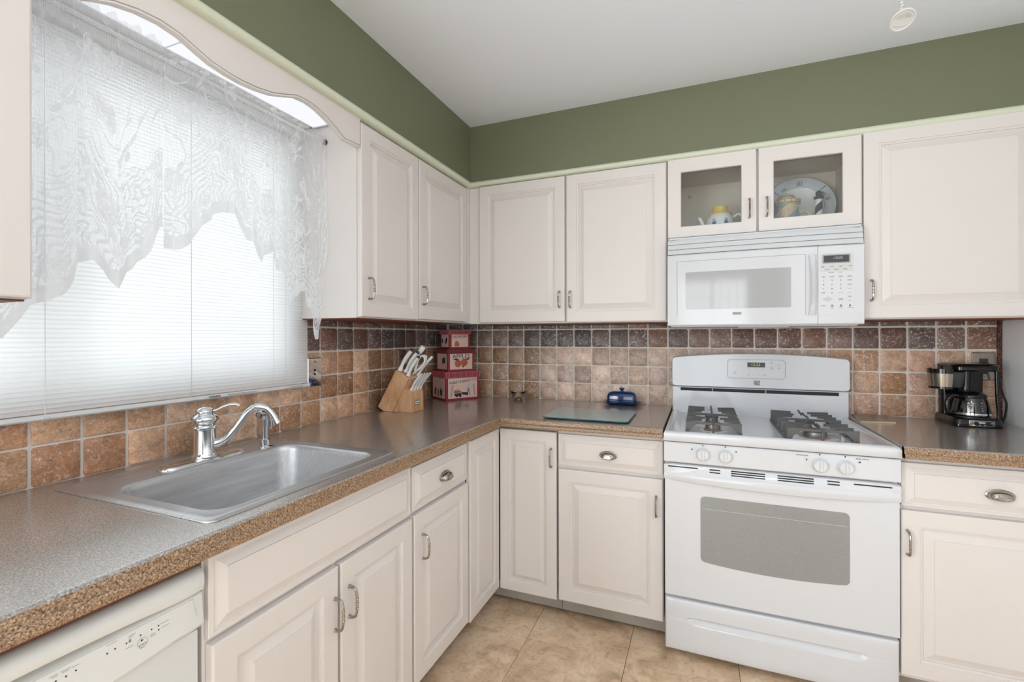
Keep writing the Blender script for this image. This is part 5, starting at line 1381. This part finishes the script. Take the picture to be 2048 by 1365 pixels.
bm = new(); box(bm, 2.558, 2.640, -.2112, -.206, .9195, .9445, .0022, 2); pb = obj('control_bezel', bm, 'steel', cm)
bm = new(); box(bm, 2.566, 2.632, -.2119, -.2105, .9235, .9405, .0006); obj('control_screen', bm, 'blackm', cm)
bm = new()
for x, z, w in ((2.571, .9370, .007), (2.571, .9300, .007), (2.629, .9345, .006), (2.598, .9375, .022), (2.600, .9335, .020), (2.592, .9265, .004), (2.608, .9265, .004)): box(bm, x - w / 2, x + w / 2, -.2124, -.2115, z - .0011, z + .0011)
obj('button_print', bm, 'inkw', cm, smooth=0)
bm = new(); box(bm, 2.566, 2.577, -.2125, -.2116, .9240, .9262); obj('indicator_light', bm, 'amber', cm, smooth=0)
# swung-out brew basket: curved chrome front, black rim, inner filter cup
bm = new()
def arc(cx, cy, r, a0, a1, n=12): return [(cx + r * cos(radians(a0 + (a1 - a0) * k / n)), cy + r * sin(radians(a0 + (a1 - a0) * k / n))) for k in range(n + 1)]
bo_ = arc(2.497, -.150, .050, 120, 290); bi = arc(2.497, -.150, .046, 290, 120)
ring_faces(bm, [[(2.497 + (x - 2.497) * .90, -.150 + (y + .150) * .90, 1.0755) for x, y in bo_ + bi], [(x, y, 1.131) for x, y in bo_ + bi]]); bk = obj('basket_band', bm, 'nickel', cm, smooth=50)
bm = new(); bo2 = arc(2.497, -.150, .051, 120, 290); bi2 = arc(2.497, -.150, .045, 290, 120)
ring_faces(bm, [[(x, y, 1.131) for x, y in bo2 + bi2], [(x, y, 1.151) for x, y in bo2 + bi2]])
ring_faces(bm, [[(2.497 + (x - 2.497) * .91, -.150 + (y + .150) * .91, 1.0665) for x, y in bo2], [(2.497 + (x - 2.497) * .91, -.150 + (y + .150) * .91, 1.0757) for x, y in bo2]])
obj('basket_rim', bm, 'black', bk, smooth=50)
bm = new(); lathe(bm, [(.028, 1.070), (.030, 1.073), (.037, 1.133), (.039, 1.134), (.037, 1.137), (.030, 1.10), (.004, 1.095)], 20, Matrix.Translation((2.545, -.118, 0))); obj('filter_cup', bm, 'dkgrey', cm, smooth=50)
bm = new(); box(bm, 2.515, 2.560, -.10, -.06, 1.115, 1.139, .004); obj('hinge_arm', bm, 'black', cm)
bm = new()
box(bm, 2.676, 2.702, -.040, -.0075, 1.147, 1.172, .004, 2); pl_ = obj('plug', bm, 'black', cm)
bm = new(); tube(bm, smooth_path([(2.695, -.036, 1.160), (2.715, -.042, 1.145), (2.730, -.044, 1.09), (2.738, -.050, 1.035), (2.747, -.052, 1.000), (2.745, -.050, .955), (2.737, -.050, .924), (2.725, -.060, .9185), (2.70, -.05, .9185), (2.67, -.04, .9195)], 5), .0036, 8); obj('power_cord', bm, 'blackm', cm, smooth=60)
cf = thing('coffee_carafe', 'glass coffee carafe with a black handle under the coffee maker basket', 'carafe', (2.596, -.133, .9545))
T0 = Matrix.Translation((2.596, -.133, 0))
bm = new(); lathe(bm, [(.050, .9550), (.060, .9570), (.0625, .9650), (.0615, .975), (.058, 1.000), (.050, 1.028), (.047, 1.034), (.045, 1.034), (.048, 1.026), (.056, 1.000), (.060, .972), (.058, .960), (.004, .9585)], 32, T0); obj('glass_body', bm, 'tint', cf, smooth=60)
bm = new(); lathe(bm, [(.0632, .9605), (.0640, .9640), (.0632, .9700)], 32, T0, False, False); obj('metal_band', bm, 'chrome', cf, smooth=60)
bm = new(); lathe(bm, [(.049, 1.030), (.051, 1.036), (.048, 1.043), (.036, 1.051), (.012, 1.056), (.004, 1.056)], 28, T0); obj('lid', bm, 'black', cf, smooth=60)
bm = new(); hd = Vector((-.95, -.31, 0)); c0_ = Vector((2.596, -.133, 0))
tube(bm, smooth_path([c0_ + hd * .048 + Vector((0, 0, 1.034)), c0_ + hd * .074 + Vector((0, 0, 1.038)), c0_ + hd * .090 + Vector((0, 0, 1.022)), c0_ + hd * .094 + Vector((0, 0, .995)), c0_ + hd * .088 + Vector((0, 0, .968)), c0_ + hd * .064 + Vector((0, 0, .962))], 5), .0095, 10); obj('handle', bm, 'black', cf, smooth=60)
# printed marks on the glass
bm = new(); cdir = Vector((-.38, -.92, 0))
def onglass(da, z, w, h):
    r = .0625 - (z - .965) * .17
    a = math.atan2(cdir.y, cdir.x) + da
    p_ = c0_ + Vector((cos(a), sin(a), 0)) * (r + .0008); tn = Vector((-sin(a), cos(a), 0))
    ring_faces(bm, [[p_ + tn * (-w / 2) + Vector((0, 0, z - h / 2)), p_ + tn * (w / 2) + Vector((0, 0, z - h / 2)), p_ + tn * (w / 2) + Vector((0, 0, z + h / 2)), p_ + tn * (-w / 2) + Vector((0, 0, z + h / 2))]], True, False, True)
for z in (.982, .992, 1.002, 1.014): onglass(.62, z, .004, .0022); onglass(.62, z - .002, .0015, .003)
for k in range(7): onglass(-.02, .977 + k * .0042, .019, .0022)
for da in (-.12, .10):
    for k in range(3): onglass(da, 1.0085 + k * .0022, .009 - .003 * k, .0016)
obj('printed_marks', bm, 'inkw', cf, smooth=0)

# ================================================================== things behind the glass doors
Z0 = 1.7685
tpz = thing('face_teapot', 'white teapot with a painted face and yellow hat lid behind the left glass door', 'teapot', (1.632, -.19, Z0))
T1 = Matrix.Translation((1.632, -.19, Z0))
bm = new(); lathe(bm, [(.034, .0005), (.045, .006), (.060, .035), (.0635, .065), (.060, .090), (.050, .108), (.038, .114), (.01, .115)], 28, T1); obj('body', bm, 'china', tpz, smooth=60)
bm = new(); lathe(bm, [(.050, .112), (.053, .115), (.048, .119), (.034, .122), (.0325, .126), (.0335, .146), (.030, .150), (.004, .151)], 24, T1); obj('hat_lid', bm, 'yellow', tpz, smooth=50)
bm = new(); tube(bm, smooth_path([(1.575, -.19, Z0 + .045), (1.556, -.19, Z0 + .06), (1.546, -.19, Z0 + .09), (1.536, -.19, Z0 + .104)], 4), [.014 - .0006 * i for i in range(13)], 10); obj('spout', bm, 'china', tpz, smooth=60)
bm = new(); tube(bm, smooth_path([(1.688, -.19, Z0 + .092), (1.712, -.19, Z0 + .108), (1.730, -.19, Z0 + .092), (1.732, -.19, Z0 + .06), (1.716, -.19, Z0 + .032), (1.690, -.19, Z0 + .03)], 4), .007, 10); obj('handle', bm, 'china', tpz, smooth=60)
def face_disc(da, z, w, h, m, name, r=.0637):
    a = radians(-92) + da
    c_ = Vector((1.632 + r * cos(a), -.19 + r * sin(a), Z0 + z))
    bm = new(); Mx = Matrix.Translation(c_) @ Matrix.Rotation(a + pi / 2, 4, 'Z') @ Matrix.Diagonal((w, .002, h, 1))
    bmesh.ops.create_uvsphere(bm, u_segments=12, v_segments=8, radius=1.0, matrix=Mx); obj(name, bm, m, tpz, smooth=60)
for s in (-1, 1):
    face_disc(s * .42, .060, .011, .014, 'eyeblue', 'eye'); face_disc(s * .40, .056, .006, .008, 'blackm', 'pupil', .0650); face_disc(s * .72, .044, .010, .006, 'pink', 'cheek', .0632)
    face_disc(s * .44, .079, .010, .0015, 'brownl', 'eyebrow', .0632)
face_disc(0, .052, .005, .004, 'blackm', 'nose', .0642)
face_disc(0, .040, .010, .002, 'apple', 'mouth', .0632)

def striped(name, prof, T, seg, fn, mats, parent):
    bm = new()
    rows = [[bm.verts.new(T @ Vector((max(r, 1e-4) * cos(2 * pi * k / seg), max(r, 1e-4) * sin(2 * pi * k / seg), z))) for k in range(seg)] for r, z in prof]
    for j in range(len(rows) - 1):
        for k in range(seg):
            f = bm.faces.new((rows[j][k], rows[j][(k + 1) % seg], rows[j + 1][(k + 1) % seg], rows[j + 1][k])); f.material_index = fn(j, k)
    bm.faces.new(rows[0][::-1]); bm.faces.new(rows[-1])
    return obj(name, bm, mats, parent, smooth=60)
lt_ = thing('lighthouse_teapot', 'blue and sand striped lighthouse-shaped teapot behind the right glass door', 'teapot', (1.912, -.19, Z0))
T2 = Matrix.Translation((1.912, -.19, Z0))
pr = [(.064 - .016 * j / 64, .001 + .121 * j / 64) for j in range(65)]
striped('tower', pr, T2, 96, lambda j, k: 0 if ((k - j * .70) % 48) < 27 else 1, ['stonebl', 'sand'], lt_)
bm = new(); lathe(bm, [(.046, .121), (.056, .128), (.057, .131), (.057, .143), (.054, .144), (.048, .140)], 28, T2); gl_ = obj('gallery', bm, 'sand', lt_, smooth=40)
bm = new()
for k in range(14):
    a = 2 * pi * k / 14; box(bm, .0565, .0580, -.001, .001, .130, .144, 0, 1, T2 @ Matrix.Rotation(a, 4, 'Z'))
lathe(bm, [(.0572, .1285), (.0582, .1295), (.0572, .1305)], 28, T2, False, False); lathe(bm, [(.0572, .1425), (.0582, .1435), (.0572, .1445)], 28, T2, False, False)
obj('gallery_rail', bm, 'brownl', gl_, smooth=0)
bm = new(); lathe(bm, [(.036, .141), (.034, .146), (.032, .160), (.034, .162), (.030, .169), (.016, .175), (.006, .177), (.007, .181), (.002, .184)], 24, T2); ld = obj('lid', bm, 'sand', lt_, smooth=40)
bm = new(); lathe(bm, [(.0335, .1595), (.0350, .1610), (.0335, .1625)], 24, T2, False, False); obj('lid_line', bm, 'brownl', ld)
bm = new(); tube(bm, smooth_path([(1.958, -.19, Z0 + .080), (1.985, -.19, Z0 + .094), (2.002, -.19, Z0 + .082), (2.006, -.19, Z0 + .055), (1.994, -.19, Z0 + .028), (1.968, -.19, Z0 + .02)], 5), .0055, 10); obj('handle', bm, 'sand', lt_, smooth=60)
bm = new()
for da, z, w, h in ((-.62, .102, .005, .008), (.20, .092, .007, .009), (-.10, .052, .011, .010)):
    a = radians(-92) + da; r = .0645 - .0165 * z / .121
    box(bm, -w, w, -.002, .002, z - h, z + h, .001, 1, T2 @ Matrix.Translation((r * cos(a), r * sin(a), 0)) @ Matrix.Rotation(a + pi / 2, 4, 'Z'))
obj('window_relief', bm, 'pink', lt_)
fg = thing('lighthouse_figurine', 'slim black and white spiral-striped lighthouse figurine leaning before the platter', 'figurine', (2.050, -.15, Z0))
T3 = Matrix.Translation((2.050, -.15, Z0))
striped('tower', [(.0195 - .006 * j / 80, .001 + .150 * j / 80) for j in range(81)], T3, 64, lambda j, k: 0 if ((k - j * 1.6) % 64) < 32 else 1, ['blackm', 'china'], fg)
bm = new(); lathe(bm, [(.0135, .150), (.021, .156), (.022, .162), (.017, .165), (.012, .168), (.012, .178), (.015, .179), (.008, .188), (.002, .192)], 16, T3); obj('lantern', bm, 'blackm', fg, smooth=40)
# platter leaning on the cabinet back
pt = thing('platter', 'round white platter with a lighthouse border leaning on the cabinet back', 'platter', (1.985, -.065, Z0))
TP = Matrix.Translation((1.985, -.0735, Z0 + .1435)) @ Matrix.Rotation(radians(-11), 4, 'X') @ Matrix.Rotation(pi / 2, 4, 'X') @ Matrix.Diagonal((1.03, 1, 1, 1))
bm = new(); lathe(bm, [(.06, -.004), (.095, -.003), (.142, .010), (.1445, .012), (.142, .0135), (.098, .004), (.094, .0015), (.004, .001)], 48, TP); obj('dish', bm, 'china', pt, smooth=60)
bm = new(); lathe(bm, [(.1405, .0136), (.1395, .0142), (.100, .0056), (.101, .0050)], 48, TP, False, False); obj('printed_border', bm, 'bord', pt, smooth=60)
bm = new(); lathe(bm, [(.1448, .0119), (.1452, .0126), (.1440, .0137), (.1425, .0138)], 48, TP, False, False); lathe(bm, [(.0995, .0052), (.0988, .0057), (.0978, .0050)], 48, TP, False, False); obj('blue_line', bm, 'navy', pt, smooth=60)
def onplate(ang, r0, r1, w, m, name, bm):
    a = radians(ang); d = Vector((cos(a), sin(a), 0)); s = Vector((-sin(a), cos(a), 0))
    z = lambda r: .0060 + (r - .100) * .215
    ring_faces(bm, [[TP @ (d * r0 - s * w + Vector((0, 0, z(r0)))), TP @ (d * r1 - s * w + Vector((0, 0, z(r1)))), TP @ (d * r1 + s * w + Vector((0, 0, z(r1)))), TP @ (d * r0 + s * w + Vector((0, 0, z(r0))))]], True, False, True)
bm = new()
for ang in (40, 142):
    for k in range(4): onplate(ang, .104 + k * .009, .1085 + k * .009, .003, 'blackm', '', bm)
obj('lighthouse_print', bm, 'blackm', pt, smooth=0)
bm = new()
for ang in (26, 29, 32, 120, 124, 128): onplate(ang, .103, .116, .0028, 'leaf', '', bm)
obj('foliage_print', bm, 'leaf', pt, smooth=0)
bm = new()
for ang in (84, 88, 92, 10, 14): onplate(ang, .104, .128, .0010, 'navy', '', bm); onplate(ang + 1.4, .104, .120, .0008, 'navy', '', bm)
obj('boat_print', bm, 'navy', pt, smooth=0)

# ================================================================== pull chain hanging from the ceiling
pc = thing('pull_chain', 'white ceiling pull chain ending in an embossed round medallion', 'pull chain', (1.917, -1.5, 1.92))
bm = new(); z = 1.944
while z < 2.455:
    bmesh.ops.create_icosphere(bm, subdivisions=1, radius=.0030, matrix=Matrix.Translation((1.9165 + .0006 * sin(z * 700), -1.5, z)) @ Matrix.Rotation(.6, 4, 'Y') @ Matrix.Diagonal((.9, .9, 1.35, 1))); z += .0062
obj('bead_chain', bm, 'ivory', pc, smooth=60)['kind'] = 'stuff'
bm = new(); lathe(bm, [(.004, 2.44), (.02, 2.452), (.045, 2.460), (.048, 2.4648)], 24, Matrix.Translation((1.9165, -1.5, 0))); obj('canopy', bm, 'ivory', pc)
dirn = Vector((1.5411 - 1.918, -2.6468 + 1.5, 1.2888 - 1.921)).normalized()
tilt_axis = (dirn + Vector((.38, 0.15, -.62))).normalized()
TM = Matrix.Translation((1.918, -1.5, 1.9215)) @ tilt_axis.to_track_quat('Z', 'Y').to_matrix().to_4x4()
bm = new(); lathe(bm, [(.0205, -.0018), (.0215, -.0008), (.0215, .0016), (.0205, .0022), (.0190, .0020), (.0180, .0009), (.004, .0009)], 36, TM); md_ = obj('medallion', bm, 'ivory', pc, smooth=40)
bm = new()
for k in range(5):
    pts_ = [TM @ Vector((.0145 * cos(a_) * (1 - .17 * k), .0145 * sin(a_) * (1 - .1 * k), .0012)) for a_ in [radians(20 + 140 * i / 8) for i in range(9)]]
    tube(bm, pts_, .0006, 5)
tube(bm, [TM @ Vector((-.013, -.008, .0012)), TM @ Vector((0, -.0105, .0012)), TM @ Vector((.013, -.008, .0012))], .0007, 5)
obj('embossing', bm, 'ivory', md_)
